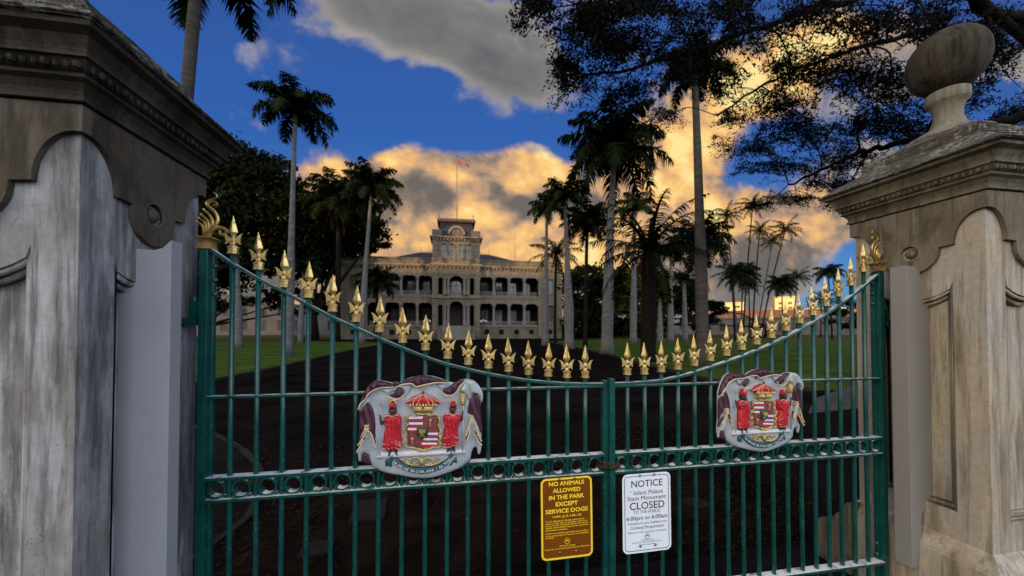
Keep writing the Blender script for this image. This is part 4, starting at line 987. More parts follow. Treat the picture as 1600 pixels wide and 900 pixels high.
    # motto ribbon
    lo = [(322, 668), (350, 700), (400, 738), (470, 762), (535, 768), (600, 760), (670, 735), (720, 700), (752, 640)]
    hi = [(738, 622), (715, 660), (660, 695), (600, 715), (535, 720), (470, 716), (410, 692), (370, 660), (345, 640)]
    relief('ribbon', lo + hi, .016, .012, .006, M['e_teal'], t, .006, None, 1)
    relief('ribbon_tail', [(275, 672), (322, 655), (326, 735), (302, 712), (277, 722)], .012, .010, .006, M['e_teal'], t, .006); relief('ribbon_tail', [(733, 702), (780, 645), (783, 695), (760, 688), (740, 716)], .012, .010, .006, M['e_teal'], t, .006)
    relief('ribbon_fold', [(305, 628), (342, 606), (352, 642), (330, 662), (300, 655)], .016, .012, .006, M['e_tealblue'], t, .006); relief('ribbon_fold', [(722, 600), (760, 588), (770, 625), (752, 645), (728, 628)], .016, .012, .006, M['e_tealblue'], t, .006)
    mid = smooth_path([em(p) for p in [(338, 672), (400, 716), (470, 740), (535, 745), (600, 738), (672, 712), (738, 655)]], 20)
    L = [0]
    for a, b_ in zip(mid, mid[1:]): L.append(L[-1] + (b_ - a).length)
    motto = 'UA MAU KE EA O KA AINA I KA PONO'; vs = []; fs = []
    for i, ch in enumerate(motto):
        if ch == ' ': continue
        s = L[-1] * (i + .8) / (len(motto) + .6); j = max(k for k in range(len(L)) if L[k] <= s); j = min(j, len(mid) - 2)
        p = mid[j].lerp(mid[j + 1], (s - L[j]) / (L[j + 1] - L[j])); tg = (mid[j + 1] - mid[j]).normalized()
        a, f, dim = text_mesh(ch, None, .0205, .015); k = len(vs)
        vs += [(p.x + q[0] * tg.x - q[1] * tg.y, -.0292, p.y + q[0] * tg.y + q[1] * tg.x) for q in a]; fs += [tuple(x + k for x in q) for q in f]
    me = bpy.data.meshes.new('motto'); me.from_pydata(vs, [], fs); link('motto', me, M['e_light'], t)
    return t
coat = coat_of_arms()
coat2 = dup(coat, (1.895, 1.968, 1.140), None, 'smaller-looking painted coat of arms on the right gate leaf, nearer the pale pillar')
coat2.scale = (.93, 1.0, .95)
# ------------------------------------------------------------------ palace
PX, PY = 0.9, 69.5
def palace():
    t = thing('palace', 'two storey stone palace with arcaded verandas and mansard tower beyond the gate', 'palace', (PX, PY, GZ))
    B = lambda mb, n, m, sm=False: mb.build(n, M[m] if isinstance(m, str) else m, t, sm)
    X = lambda v: PX + v
    def box(mb, x0, x1, y0, y1, z0, z1): mb.box(X(x0), X(x1), PY + y0, PY + y1, z0, z1)
    front = lambda yo: (lambda u, v, w: (X(u), PY + yo - w, v))
    F1, F2, TOP = 2.36, 8.12, 13.5
    # inner block behind the verandas
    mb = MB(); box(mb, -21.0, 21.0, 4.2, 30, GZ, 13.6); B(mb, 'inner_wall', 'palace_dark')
    # corner pavilions
    for s in (-1, 1):
        hole = []
        for z0, z1 in ((3.2, 6.4), (9.0, 11.6)):
            c = s * 18.6; hole.append([(c - .75, z0), (c + .75, z0), (c + .75, z1 - .4)] + [(c + .75 * math.cos(R(a)), z1 - .4 + .4 * math.sin(R(a))) for a in range(15, 180, 15)] + [(c - .75, z1 - .4)])
        hole.append([(s * 18.6 - .5, .7), (s * 18.6 + .5, .7), (s * 18.6 + .5, 1.6), (s * 18.6 - .5, 1.6)])
        a, b_ = sorted((s * 16.2, s * 21.05))
        plate('pavilion_wall', [[(a, GZ), (b_, GZ), (b_, 13.5), (a, 13.5)]] + hole, -.5, 0, front(0), M['palace'], t)
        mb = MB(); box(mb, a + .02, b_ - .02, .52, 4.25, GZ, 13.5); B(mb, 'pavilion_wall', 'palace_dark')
        for xe in (s * 16.2, s * 21.05):
            mb = MB(); k = 0; z = .3
            while z < 13.2:
                w = .75 if k % 2 else .55; sg = -1 if abs(xe) > 20 else 1
                xa, xb = sorted((xe - sg * s * .04 * 0, xe + sg * s * w)); box(mb, xa, xb, -.09, -.004, z, z + .34); z += .42; k += 1
            B(mb, 'quoin', 'palace_trim')
        for (z0, z1, lit) in ((3.2, 6.4, 0), (9.0, 11.6, 1)):
            mb = MB(); c = s * 18.6
            box(mb, c - .72, c + .72, .30, .34, z0 + .02, z1 - .05)
            o = B(mb, 'window', 'shutter' if not (s > 0 and lit) else 'glass_green')
            mb = MB()
            for u in (-.70, -.03, .64): box(mb, c + u, c + u + .06, .24, .29, z0, z1 - .2)
            box(mb, c - .7, c + .7, .24, .29, (z0 + z1) / 2, (z0 + z1) / 2 + .06)
            mb.build('frame', M['palace_trim'], o)
            mb = MB(); box(mb, c - .95, c + .95, -.14, -.004, z0 - .22, z0 - .04); box(mb, c - .95, c + .95, -.14, -.004, z1 + .12, z1 + .3); B(mb, 'window_hood', 'palace_trim')
    # basement, floors
    bh = []
    for s in (-1, 1):
        for c in (5.9, 8.8, 11.8, 14.8): bh.append([(s * c - .5, .65), (s * c + .5, .65), (s * c + .5, 1.35)] + [(s * c + .5 * math.cos(R(a)), 1.35 + .3 * math.sin(R(a))) for a in range(20, 180, 20)] + [(s * c - .5, 1.35)])
    plate('basement_wall', [[(-16.2, GZ), (16.2, GZ), (16.2, 2.1), (-16.2, 2.1)]] + bh, -.4, 0, front(.1), M['palace'], t)
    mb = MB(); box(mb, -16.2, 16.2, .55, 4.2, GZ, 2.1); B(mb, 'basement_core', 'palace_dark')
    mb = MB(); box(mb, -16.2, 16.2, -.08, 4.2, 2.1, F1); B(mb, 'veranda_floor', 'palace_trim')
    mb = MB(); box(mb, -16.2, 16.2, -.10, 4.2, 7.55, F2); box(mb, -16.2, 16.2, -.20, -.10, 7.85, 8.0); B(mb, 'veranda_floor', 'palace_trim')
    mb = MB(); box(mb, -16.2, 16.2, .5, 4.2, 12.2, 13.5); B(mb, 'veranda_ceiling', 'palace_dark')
    cols = [7.27, 10.28, 13.35]; bays = [(4.4, 7.27), (7.27, 10.28), (10.28, 13.35), (13.35, 16.2)]
    for s in (-1, 1):
        for z_s, z_c, z_t in ((6.25, 6.75, 7.55), (11.45, 11.9, 13.5)):
            pts = []
            for a, b_ in bays:
                c = (a + b_) / 2; h = (b_ - a) / 2 - .28
                pts += [(a + .28, z_s)] + [(c - h * math.cos(math.pi * i / 10), z_s + .1 + (z_c - z_s - .1) * math.sin(math.pi * i / 10)) for i in range(11)] + [(b_ - .28, z_s)]
            poly = [(4.4, z_s)] + pts + [(16.2, z_s), (16.2, z_t), (4.4, z_t)]
            plate('arcade', [[(s * u, v) for u, v in poly]], -.45, 0, front(0), M['palace_trim'], t)
            mb = MB()
            for a, b_ in bays:
                c = (a + b_) / 2; mb.prism([(s * c - .22, z_c - .1), (s * c + .22, z_c - .1), (s * c + .32, z_c + .55), (s * c - .32, z_c + .55)], front(0), .003, .12)
            B(mb, 'keystone', 'palace_trim')
        for c in cols:
            for z0, z1 in ((F1, 6.25), (F2, 11.45)):
                mb = MB(); mb.lathe([(.42, 0), (.42, .9), (.36, .92), (.33, 1.0), (.28, 1.05), (.245, z1 - z0 - .5), (.30, z1 - z0 - .42), (.30, z1 - z0 - .36), (.28, z1 - z0 - .33), (.40, z1 - z0 - .12), (.43, z1 - z0)], (X(s * c), PY + .22, z0), 12)
                o = B(mb, 'column', 'palace_col')
        for a, b_ in bays:
            for z0 in (F1, F2):
                mb = MB(); xa, xb = sorted((s * (a + .3), s * (b_ - .3)))
                box(mb, xa, xb, .08, .26, z0 + .74, z0 + .86); box(mb, xa, xb, .08, .26, z0, z0 + .12)
                k = int((xb - xa) / .26)
                for i in range(k): mb.lathe([(.05, 0), (.085, .15), (.05, .45), (.07, .62)], (X(xa + (i + .5) * (xb - xa) / k), PY + .17, z0 + .12), 6)
                B(mb, 'balustrade', 'palace_col')
                # doors and windows on the inner wall
                c = s * (a + b_) / 2; zb = z0 + .05
                mb = MB(); box(mb, c - .62, c + .62, 4.10, 4.19, zb, zb + 3.1)
                lit = s > 0 and z0 > 5
                o = B(mb, 'window', 'glass' if not (s < 0 and z0 > 5 and a < 5) else 'glass_green')
                mb = MB()
                for u in (-.78, -.03, .62): box(mb, c + u, c + u + .10, 4.03, 4.09, zb, zb + 3.1)
                box(mb, c - .78, c + .78, 4.03, 4.09, zb + 2.2, zb + 2.3); box(mb, c - .85, c + .85, 4.0, 4.09, zb + 3.1, zb + 3.35); mb.build('frame', M['curtain'] if z0 > 5 else M['shutter'], o)
    # entablature and parapet over the whole front
    for xa, xb, y in ((-21.2, -4.4, 0), (4.4, 21.2, 0)):
        mb = MB()
        box(mb, xa, xb, y - .28, y + 1.0, 13.50, 13.66); box(mb, xa, xb, y - .55, y + 1.0, 13.66, 13.86); box(mb, xa, xb, y - .40, y + 1.0, 13.86, 13.98)
        n = int((xb - xa) / .75)
        for i in range(n): q = xa + (i + .5) * (xb - xa) / n; box(mb, q - .12, q + .12, y - .47, y - .282, 13.20, 13.498)
        B(mb, 'cornice', 'palace_trim')
    for xa, xb in ((-21.0, -4.4), (4.4, 21.0)):
        mb = MB()
        box(mb, xa, xb, 0.0, .5, 13.98, 15.0); box(mb, xa - .1, xb + .1, -.12, .6, 15.0, 15.22)
        n = 6
        for i in range(n + 1): q = xa + .3 + i * (xb - xa - .6) / n; box(mb, q - .3, q + .3, -.10, -.003, 13.985, 15.0)
        B(mb, 'parapet', 'palace')
    # roof
    mb = MB(); e = [(-19.5, 5, 14.6), (19.5, 5, 14.6), (19.5, 30, 14.6), (-19.5, 30, 14.6)]; r = [(-8, 16, 19.6), (8, 16, 19.6), (8, 19, 19.6), (-8, 19, 19.6)]
    mb.add([(X(a), PY + b_, c) for a, b_, c in e + r], [(0, 1, 5, 4), (1, 2, 6, 5), (2, 3, 7, 6), (3, 0, 4, 7), (4, 5, 6, 7), (3, 2, 1, 0)]); B(mb, 'roof', 'slate')
    mb = MB()
    for i in range(33): mb.tube([(X(-8 + i * .5), PY + 16, 19.6), (X(-8 + i * .5), PY + 16, 20.0 if i % 32 else 20.9)], .05, 4)
    B(mb, 'roof_cresting', 'slate_trim')
    # tower
    TY = -1.4
    def arch(c, hw, z0, z1): return [(c - hw, z0), (c + hw, z0), (c + hw, z1 - hw * .8)] + [(c + hw * math.cos(R(a)), z1 - hw * .8 + hw * .8 * math.sin(R(a))) for a in range(12, 180, 12)] + [(c - hw, z1 - hw * .8)]
    holes = [arch(0, 1.18, F1, 6.95), arch(0, 1.18, F2 + .1, 11.75)]
    for s in (-1, 1): holes += [arch(s * 2.95, .38, F1, 6.3), arch(s * 2.95, .38, F2 + .1, 11.4)]
    for c in (-2.36, -.79, .79, 2.36): holes.append(arch(c, .42, 15.35, 17.75))
    plate('tower_wall', [[(-4.4, GZ), (4.4, GZ), (4.4, 18.7), (-4.4, 18.7)]] + holes, -.5, 0, front(TY), M['palace'], t)
    mb = MB(); box(mb, -4.4, -3.9, TY + .502, 4.0, GZ, 18.7); box(mb, 3.9, 4.4, TY + .502, 4.0, GZ, 18.7); box(mb, -3.9, 3.9, TY + .502, 4.0, 7.3, F2); box(mb, -3.9, 3.9, TY + .502, 4.0, 12.4, 13.4); box(mb, -4.4, 4.4, 3.9, 4.3, 13.4, 18.7); box(mb, -3.9, 3.9, TY + .502, 4.0, GZ, F1)
    B(mb, 'tower_side_wall', 'palace')
    for c in (-2.36, -.79, .79, 2.36):
        mb = MB(); box(mb, c - .42, c + .42, TY + .35, TY + .39, 15.35, 17.75); o = B(mb, 'window', 'glass_green')
        mb = MB(); box(mb, c - .03, c + .03, TY + .28, TY + .34, 15.35, 17.7); box(mb, c - .4, c + .4, TY + .28, TY + .34, 16.5, 16.56); mb.build('frame', M['shutter'], o)
        mb = MB(); a = arch(c, .60, 15.2, 17.98); b2 = arch(c, .44, 15.3, 17.78); 
        for (p, q) in zip(a[2:], a[3:] + [a[0]]): pass
        n = len(a); mb.add([front(TY)(u, v, w) for poly, w in ((a, .003), (a, .12), (b2, .12), (b2, .003)) for u, v in poly], [(k * n + i, k * n + (i + 1) % n, (k + 1) * n + (i + 1) % n, (k + 1) * n + i) for k in range(3) for i in range(n)])
        B(mb, 'window_surround', 'palace_trim')
        mb = MB(); box(mb, c - .62, c + .62, TY - .2, TY - .004, 15.0, 15.18); B(mb, 'sill', 'palace_trim')
    for z0, z1 in ((F1, 6.95), (F2, 11.75)):
        mb = MB(); box(mb, -1.1, 1.1, 2.5, 2.6, z0, z1 - .4); o = B(mb, 'door', 'glass' if z0 > 5 else 'shutter')
        mb = MB()
        for u in (-1.1, -.05, 1.0): box(mb, u, u + .1, 2.42, 2.49, z0, z1 - .5)
        box(mb, -1.1, 1.1, 2.42, 2.49, z1 - 1.5, z1 - 1.4); mb.build('frame', M['curtain'] if z0 > 5 else M['shutter'], o)
        for c in (-2.15, -1.52, 1.52, 2.15):
            h = (6.2 if z0 < 5 else 11.35) - z0
            mb = MB(); mb.lathe([(.33, 0), (.33, .8), (.27, .85), (.22, .95), (.19, h - .5), (.24, h - .42), (.22, h - .36), (.32, h - .1), (.33, h)], (X(c), PY + TY - .30, z0), 10); B(mb, 'column', 'palace_col')
    mb = MB(); box(mb, -1.15, 1.15, TY + .1, TY + .26, F2 + .78, F2 + .9)
    for i in range(9): mb.lathe([(.05, 0), (.08, .2), (.05, .5), (.07, .68)], (X(-1.04 + i * .26), PY + TY + .18, F2 + .1), 6)
    B(mb, 'balustrade', 'palace_col')
    for s in (-1, 1):
        mb = MB(); k = 0; z = .3
        while z < 18.4:
            w = .95 if k % 2 else .72; xa, xb = sorted((s * 4.44, s * (4.44 - w)))
            if not (13.1 < z < 14.0 or 7.2 < z < 8.1): box(mb, xa, xb, TY - .12, TY - .004, z, z + .36)
            z += .44; k += 1
        B(mb, 'quoin', 'palace_trim')
    mb = MB()
    for z0, z1, o_ in ((7.5, 8.12, .25), (12.0, 12.12, .1), (13.50, 13.66, .28), (13.66, 13.86, .50), (13.86, 13.98, .36), (14.75, 14.9, .15), (18.7, 18.86, .25), (18.86, 19.12, .5)):
        box(mb, -4.4 - o_, 4.4 + o_, TY - o_, TY + .2 if z0 < 18 else 4.4, z0, z1)
    for zc_, k in ((13.2, 12), (18.35, 14)):
        for i in range(k): q = -4.2 + 8.4 * i / (k - 1); box(mb, q - .12, q + .12, TY - .38, TY - .005, zc_, zc_ + .3 if zc_ < 15 else 18.695)
    B(mb, 'tower_cornice', 'palace_trim')
    for s in (-1, 1):
        mb = MB(); xa, xb = sorted((s * 2.7, s * 4.5)); box(mb, xa, xb, TY - .1, 4.2, 19.125, 20.35); B(mb, 'tower_parapet', 'slate_trim')
    mb = MB(); lv = [(3.75, 19.125), (3.45, 19.8), (3.2, 20.6), (3.02, 21.4), (2.95, 21.95)]; yc = 1.5
    vs = []
    for h, z in lv: vs += [(X(-h), PY + yc - h * .75, z), (X(h), PY + yc - h * .75, z), (X(h), PY + yc + h * .75, z), (X(-h), PY + yc + h * .75, z)]
    mb.add(vs, [(i * 4 + j, i * 4 + (j + 1) % 4, (i + 1) * 4 + (j + 1) % 4, (i + 1) * 4 + j) for i in range(len(lv) - 1) for j in range(4)] + [(16, 17, 18, 19)])
    B(mb, 'mansard_roof', 'slate')
    mb = MB(); box(mb, -3.35, 3.35, yc - 2.7, yc + 2.7, 21.955, 22.2); box(mb, -3.6, 3.6, yc - 2.95, yc + 2.95, 22.2, 22.4); box(mb, -3.4, 3.4, yc - 2.75, yc + 2.75, 22.4, 22.62)
    for i in range(12): q = -3.2 + 6.4 * i / 11; box(mb, q - .12, q + .12, yc - 2.93, yc - 2.705, 21.97, 22.195)
    for s in (-1, 1): mb.tube([(X(s * 3.2), PY + yc - 2.6, 22.6), (X(s * 3.2), PY + yc - 2.6, 23.5)], .07, 5)
    B(mb, 'tower_crown', 'slate_trim')
    mb = MB(); n = 18; a = [(1.62 * math.cos(math.pi * i / n), 19.45 + 1.7 * math.sin(math.pi * i / n)) for i in range(n + 1)]; b2 = [(1.22 * math.cos(math.pi * i / n), 19.45 + 1.28 * math.sin(math.pi * i / n)) for i in range(n, -1, -1)]
    f = front(TY)
    vs = [f(u, v, .35) for u, v in a] + [f(u, v, .35) for u, v in b2[::-1]] + [f(u, v, -2.2) for u, v in a] + [f(u, v, -.4) for u, v in b2[::-1]]; k = n + 1
    mb.add(vs, [(i, i + 1, k + i + 1, k + i) for i in range(n)] + [(i, i + 1, 2 * k + i + 1, 2 * k + i) for i in range(n)] + [(k + i, k + i + 1, 3 * k + i + 1, 3 * k + i) for i in range(n)])
    B(mb, 'dormer_arch', 'palace_trim')
    mb = MB(); mb.prism([(1.24 * math.cos(math.pi * i / n), 19.2 + 1.5 * math.sin(math.pi * i / n)) for i in range(n + 1)], front(TY), -.4, -.1); B(mb, 'dormer_panel', 'palace')
    mb = MB(); mb.torus((X(0), PY + TY + .02, 19.85), .62, .14, 'Y', 22, 6); mb.torus((X(0), PY + TY + .02, 19.85), .30, .09, 'Y', 16, 6); B(mb, 'clock_roundel', 'palace_trim', True)
    # front steps
    mb = MB()
    for i in range(12): box(mb, -2.7, 2.7, -1.42 - (12 - i) * .36, -1.42 - (11 - i) * .36 if i < 11 else -1.42, GZ, GZ + (i + 1) * .2092)
    B(mb, 'front_steps', 'palace_col')
    for s in (-1, 1):
        mb = MB(); xa, xb = sorted((s * 2.72, s * 3.3)); box(mb, xa, xb, -6.0, -1.55, GZ, 1.5); box(mb, xa - .08, xb + .08, -6.1, -1.55, 1.502, 1.7); B(mb, 'step_wall', 'palace')
    mb = MB(); mb.tube([(X(.1), PY + yc, 22.6), (X(.1), PY + yc, 35.8)], [.11, .06], 8); mb.ball((X(.1), PY + yc, 35.95), .18, 8, 6); B(mb, 'flagpole', 'palace_trim')
    mb = MB(); mb.tube([(X(13.9), PY + 14, 15), (X(13.9), PY + 14, 25.3)], [.06, .03], 6); B(mb, 'aerial', 'slate_trim')
    return t
palace()
# flag: striped cloth drooping in a light wind
t = thing('flag', 'small striped red and white flag flying from the palace flagpole', 'flag', (PX + .18, PY + 1.5, 35.5))
stripes = [('flag_white', 0), ('flag_red', 1), ('flag_blue', 2), ('flag_white', 3), ('flag_red', 4), ('flag_blue', 5), ('flag_white', 6), ('flag_red', 7)]
for mname in ('flag_red', 'flag_white', 'flag_blue'):
    mb = MB()
    for nm, i in stripes:
        if nm != mname: continue
        nx = 10; vs = []
        for k in range(nx + 1):
            u = k / nx; x = 2.7 * u * .85; dr = -1.15 * u ** 1.2
            for q in (i, i + 1): vs.append((PX + .18 + x, PY + 1.5 + .25 * math.sin(u * 7) * u, 35.45 - q * .15 * (1 - .55 * u) + dr))
        mb.add(vs, [(k * 2, k * 2 + 1, k * 2 + 3, k * 2 + 2) for k in range(nx)])
    mb.build('stripe', M[mname], t)
# lamp standards by the steps
def lamp(x, y, label):
    t = thing('lamp_standard', label, 'street lamp', (x, y, GZ), 'lamp standards by the palace steps')
    mb = MB(); mb.lathe([(.35, 0), (.35, .2), (.2, .3), (.14, .6), (.08, .8), (.06, 2.9), (.1, 3.0), (.05, 3.05)], (x, y, GZ), 10)
    for k in range(4):
        a = R(45 + 90 * k); mb.tube([(x, y, GZ + 2.7), (x + .35 * math.cos(a), y + .35 * math.sin(a), GZ + 2.65), (x + .6 * math.cos(a), y + .6 * math.sin(a), GZ + 2.95)], .03, 6)
    mb.build('post', M['iron'], t, True)
    for k in range(5):
        a = R(45 + 90 * k); d = .6 if k < 4 else 0; mb = MB(); mb.ball((x + d * math.cos(a), y + d * math.sin(a), GZ + (3.2 if k < 4 else 3.35)), .24, 12, 8); mb.build('lamp_globe', M['globe'], t, True)
lamp(-4.1, 63.0, 'lamp standard with five pinkish globes left of the palace steps')
lamp(5.6, 63.5, 'lamp standard with five pinkish globes right of the palace steps')

# ------------------------------------------------------------------ other buildings
def block(name, label, cat, x, y, w, d, h, rz, m, wins=(), trim=None, parapet=None, group=None):
    t = thing(name, label, cat, (x, y, GZ), group); t.rotation_euler[2] = rz
    L = lambda mb, n, mm: link(n, mb.mesh(n), mm, t)
    mb = MB(); mb.box(-w / 2, w / 2, 0, d, 0, h); L(mb, 'wall', M[m])
    if parapet: mb = MB(); mb.box(-w / 2 - .2, w / 2 + .2, -.2, d + .2, h + .004, h + parapet[1]); L(mb, 'parapet', M[parapet[0]])
    mb = MB(); mb.box(-w / 2 - .35, w / 2 + .35, -.35, -.004, h - .5, h); L(mb, 'cornice', M[trim or m])
    for (wx, wz, ww, wh) in wins:
        mb = MB(); mb.box(wx - ww / 2, wx + ww / 2, -.03, -.004, wz, wz + wh); o = L(mb, 'window', M['glass'])
        mb = MB(); mb.box(wx - ww / 2 - .15, wx + ww / 2 + .15, -.12, -.004, wz - .2, wz - .01); mb.box(wx - ww / 2 - .15, wx - ww / 2, -.12, -.004, wz, wz + wh); mb.box(wx + ww / 2, wx + ww / 2 + .15, -.12, -.004, wz, wz + wh); mb.box(wx - .05, wx + .05, -.07, -.031, wz, wz + wh)
        link('frame', mb.mesh('frame'), M[trim or m], o)
    return t
block('hall', 'pale low hall with tall windows behind the trees at the left', 'building', -66, 128, 70, 20, 10.5, R(24), 'hall', [(-30 + 5 * i, 1.6, 1.4, 3.4) for i in range(13)] + [(-30 + 5 * i, 6.3, 1.4, 2.4) for i in range(13)])
block('long_hall', 'long grey hall with a parapet coloured sunlit orange beyond the lawn at the right', 'building', 113, 104, 72, 20, 6.0, R(-38), 'hall_shade', [(-33 + 4.4 * i, 1.2, 1.5, 3.0) for i in range(16)], 'hall', ('sunlit_top', 2.6))
block('tower_block', 'distant cream block lit yellow beside the tall pale palm trunk', 'building', 170, 195, 13, 12, 18.5, R(-35), 'tower_paint', [(-4, 6 + 3 * k, 3, 1.4) for k in range(4)] + [(3, 6 + 3 * k, 3, 1.4) for k in range(4)], None, None, 'sunlit blocks behind the long hall')
block('tower_block', 'distant slim block lit yellow between the coconut palms', 'building', 212, 198, 11, 12, 23, R(-35), 'tower_paint', [(-2.5, 6 + 3 * k, 2, 1.4) for k in range(5)] + [(2.5, 6 + 3 * k, 2, 1.4) for k in range(5)], None, None, 'sunlit blocks behind the long hall')
block('tower_block', 'low wide block with a sunlit top far behind the right end of the gate', 'building', 250, 196, 34, 12, 16, R(-45), 'tower_paint', [(-12 + 6 * k, 11, 3, 1.4) for k in range(5)], None, None, 'sunlit blocks behind the long hall')
t = thing('pavilion', 'white open sided pavilion behind the palms at the right', 'pavilion', (72, 108, GZ)); t.rotation_euler[2] = R(-33)
mb = MB(); mb.box(-9, 9, -3, 3, 4.0, 5.6); link('fascia', mb.mesh('fascia'), M['pavilion'], t)
for s in (-1, 0, 1): mb = MB(); mb.lathe([(3.9, 0), (2.6, .8), (.9, 1.9), (.15, 2.9)], (s * 6, 0, 5.6), 4, True); link('roof', mb.mesh('roof'), M['pavilion'], t)
for i in range(4):
    for y in (-2.6, 2.6): mb = MB(); mb.box(-8.6 + i * 5.6, -8.3 + i * 5.6, y - .15, y + .15, 0, 4.0); link('post', mb.mesh('post'), M['pavilion'], t)
# added blocks, unseen behind the camera: they keep the low sun off the gate and the gardens
for i, (x, w, h) in enumerate(((-205, 70, 40), (-128, 74, 35.5), (-66, 44, 38), (-20, 40, 33))):
    block('sun_blocker', ['unseen block added against the low sun, far left of the row', 'unseen block added against the low sun, widest of the row', 'tall narrow unseen block added against the low sun', 'low unseen block added against the low sun, right end of the row'][i], 'building', x, -118, w, 18, h, 0, 'hall', [(-w / 2 + 4 + 6 * k, 4 + 5 * j, 2.6, 2.4) for k in range(int(w / 6)) for j in range(3)], None, None, 'unseen blocks added against the low sun')
# ------------------------------------------------------------------ palms
def frond(vs, fs, o, az, el0, L, droop, leaf, n, rnd, width=.07, plume=0.0):
    ca, sa = math.cos(az), math.sin(az); seg = L / n; p = np.array(o, float); side = np.array((-sa, ca, 0.0))
    k0 = len(vs); prev = None
    for i in range(n + 1):
        t = i / n; el = el0 - droop * t ** 1.35
        d = np.array((ca * math.cos(el), sa * math.cos(el), math.sin(el)))
        up = np.cross(side, d) * -1
        r = .035 * (1 - .8 * t) * max(1, L / 3.5)
        k = len(vs); vs += [tuple(p + side * r), tuple(p - side * r)]
        if prev is not None: fs.append((prev, prev + 1, k + 1, k))
        prev = k
        if i > 1:
            ll = leaf * math.sin(math.pi * min(1, .12 + .86 * t)) ** .6
            for s in (-1, 1) * (2 if plume > .4 else 1):
                a = rnd.uniform(.35, .75); dn = rnd.uniform(-.15, .65) + .35 * t
                dr = side * s + d * a + np.array((0, 0, -dn)) + up * rnd.uniform(-plume, plume)
                dr /= np.linalg.norm(dr); w = d * width * rnd.uniform(.7, 1.2)
                q = p + d * rnd.uniform(-.5, .5) * seg; m_ = q + dr * ll * .55; e = q + dr * ll + np.array((0, 0, -.28 * ll))
                k2 = len(vs); vs += [tuple(q - w * .5), tuple(q + w * .5), tuple(m_ + w * .5), tuple(m_ - w * .5), tuple(e)]
                fs += [(k2, k2 + 1, k2 + 2, k2 + 3), (k2 + 3, k2 + 2, k2 + 4)]
        p = p + d * seg
def crown_mesh(kind, seed):
    rnd = random.Random(seed); vs = []; fs = []
    if kind == 'royal':      # about a dozen arching plumes
        for i in range(17): frond(vs, fs, (0, 0, 0), i * 2.399 + rnd.uniform(-.2, .2), R(rnd.uniform(72, 82)) - i * .075, 1.0, R(rnd.uniform(90, 130)), .25, 34, rnd, .032, .6)
    elif kind == 'full':     # dense drooping head
        for i in range(30): frond(vs, fs, (0, 0, 0), i * 2.399 + rnd.uniform(-.2, .2), R(82) - i * .055, 1.0, R(rnd.uniform(70, 108)), .25, 32, rnd, .028, .6)
    elif kind == 'coconut':
        for i in range(20): frond(vs, fs, (0, 0, 0), i * 2.399 + rnd.uniform(-.2, .2), R(75) - i * .085, 1.0, R(rnd.uniform(55, 100)), .21, 22, rnd, .030, .15)
    elif kind == 'date':     # long open arching fronds
        for i in range(28): frond(vs, fs, (0, 0, 0), i * 2.399 + rnd.uniform(-.25, .25), R(78) - i * .060, 1.0, R(rnd.uniform(60, 105)), .15, 34, rnd, .016, .25)
    me = bpy.data.meshes.new('palm_crown'); me.from_pydata(vs, [], fs); me.update(); return me
CROWNS = {(k, s): crown_mesh(k, s * 7 + len(k)) for k in ('royal', 'full', 'coconut', 'date') for s in (1, 2)}
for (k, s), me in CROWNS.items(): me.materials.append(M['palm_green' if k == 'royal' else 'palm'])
def dead_skirt(seed):
    rnd = random.Random(seed); vs = []; fs = []
    for i in range(26): frond(vs, fs, (0, 0, 0), rnd.uniform(0, 6.28), R(rnd.uniform(-40, 5)), rnd.uniform(.6, 1.0), R(80), .13, 14, rnd, .03, .3)
    me = bpy.data.meshes.new('dead_fronds'); me.from_pydata(vs, [], fs); me.materials.append(M['palm_dead']); return me
SKIRT = dead_skirt(4)
NP = [0]
def palm(name, label, x, y, zc, kind, L, r0, r1, bark, lean=(0, 0), bulge=0.0, shaft=0.0, skirt=0.0, squash=1.0, group='palms in the palace grounds', bend=1.6):
    NP[0] += 1; rnd = random.Random(NP[0])
    t = thing(name, label, 'palm', (x, y, GZ), group)
    H = zc - GZ; n = 18; pts = []; rad = []
    for i in range(n + 1):
        u = i / n; pts.append((lean[0] * u ** bend, lean[1] * u ** bend, H * u - .02))
        r = r0 + (r1 - r0) * min(1, u * 1.05) + bulge * math.exp(-((u - .30) / .20) ** 2) + r0 * .35 * math.exp(-u * 28)
        rad.append(r * rnd.uniform(.97, 1.03))
    mb = MB(); mb.tube(pts, rad, 12); link('trunk', mb.mesh('trunk'), M[bark], t, True)
    top = pts[-1]
    if shaft:
        mb = MB(); mb.tube([top, (top[0], top[1], top[2] + shaft * .3), (top[0], top[1], top[2] + shaft)], [r1 * 1.25, r1 * 1.2, r1 * .6], 12); link('crownshaft', mb.mesh('crownshaft'), M['crownshaft'], t, True)
        top = (top[0], top[1], top[2] + shaft * .9)
    o = bpy.data.objects.new('crown', CROWNS[(kind, 1 + NP[0] % 2)]); COL.objects.link(o); o.parent = t
    o.location = top; o.scale = (L, L, L * squash); o.rotation_euler[2] = rnd.uniform(0, 6.28)
    if skirt:
        o = bpy.data.objects.new('dead_fronds', SKIRT); COL.objects.link(o); o.parent = t; o.location = (top[0], top[1], top[2] - .2); o.scale = (skirt * .6, skirt * .6, skirt); o.rotation_euler[2] = rnd.uniform(0, 6.28)
    return t
RP, CP, DP = 'royal_palm', 'coconut_palm', 'date_palm'
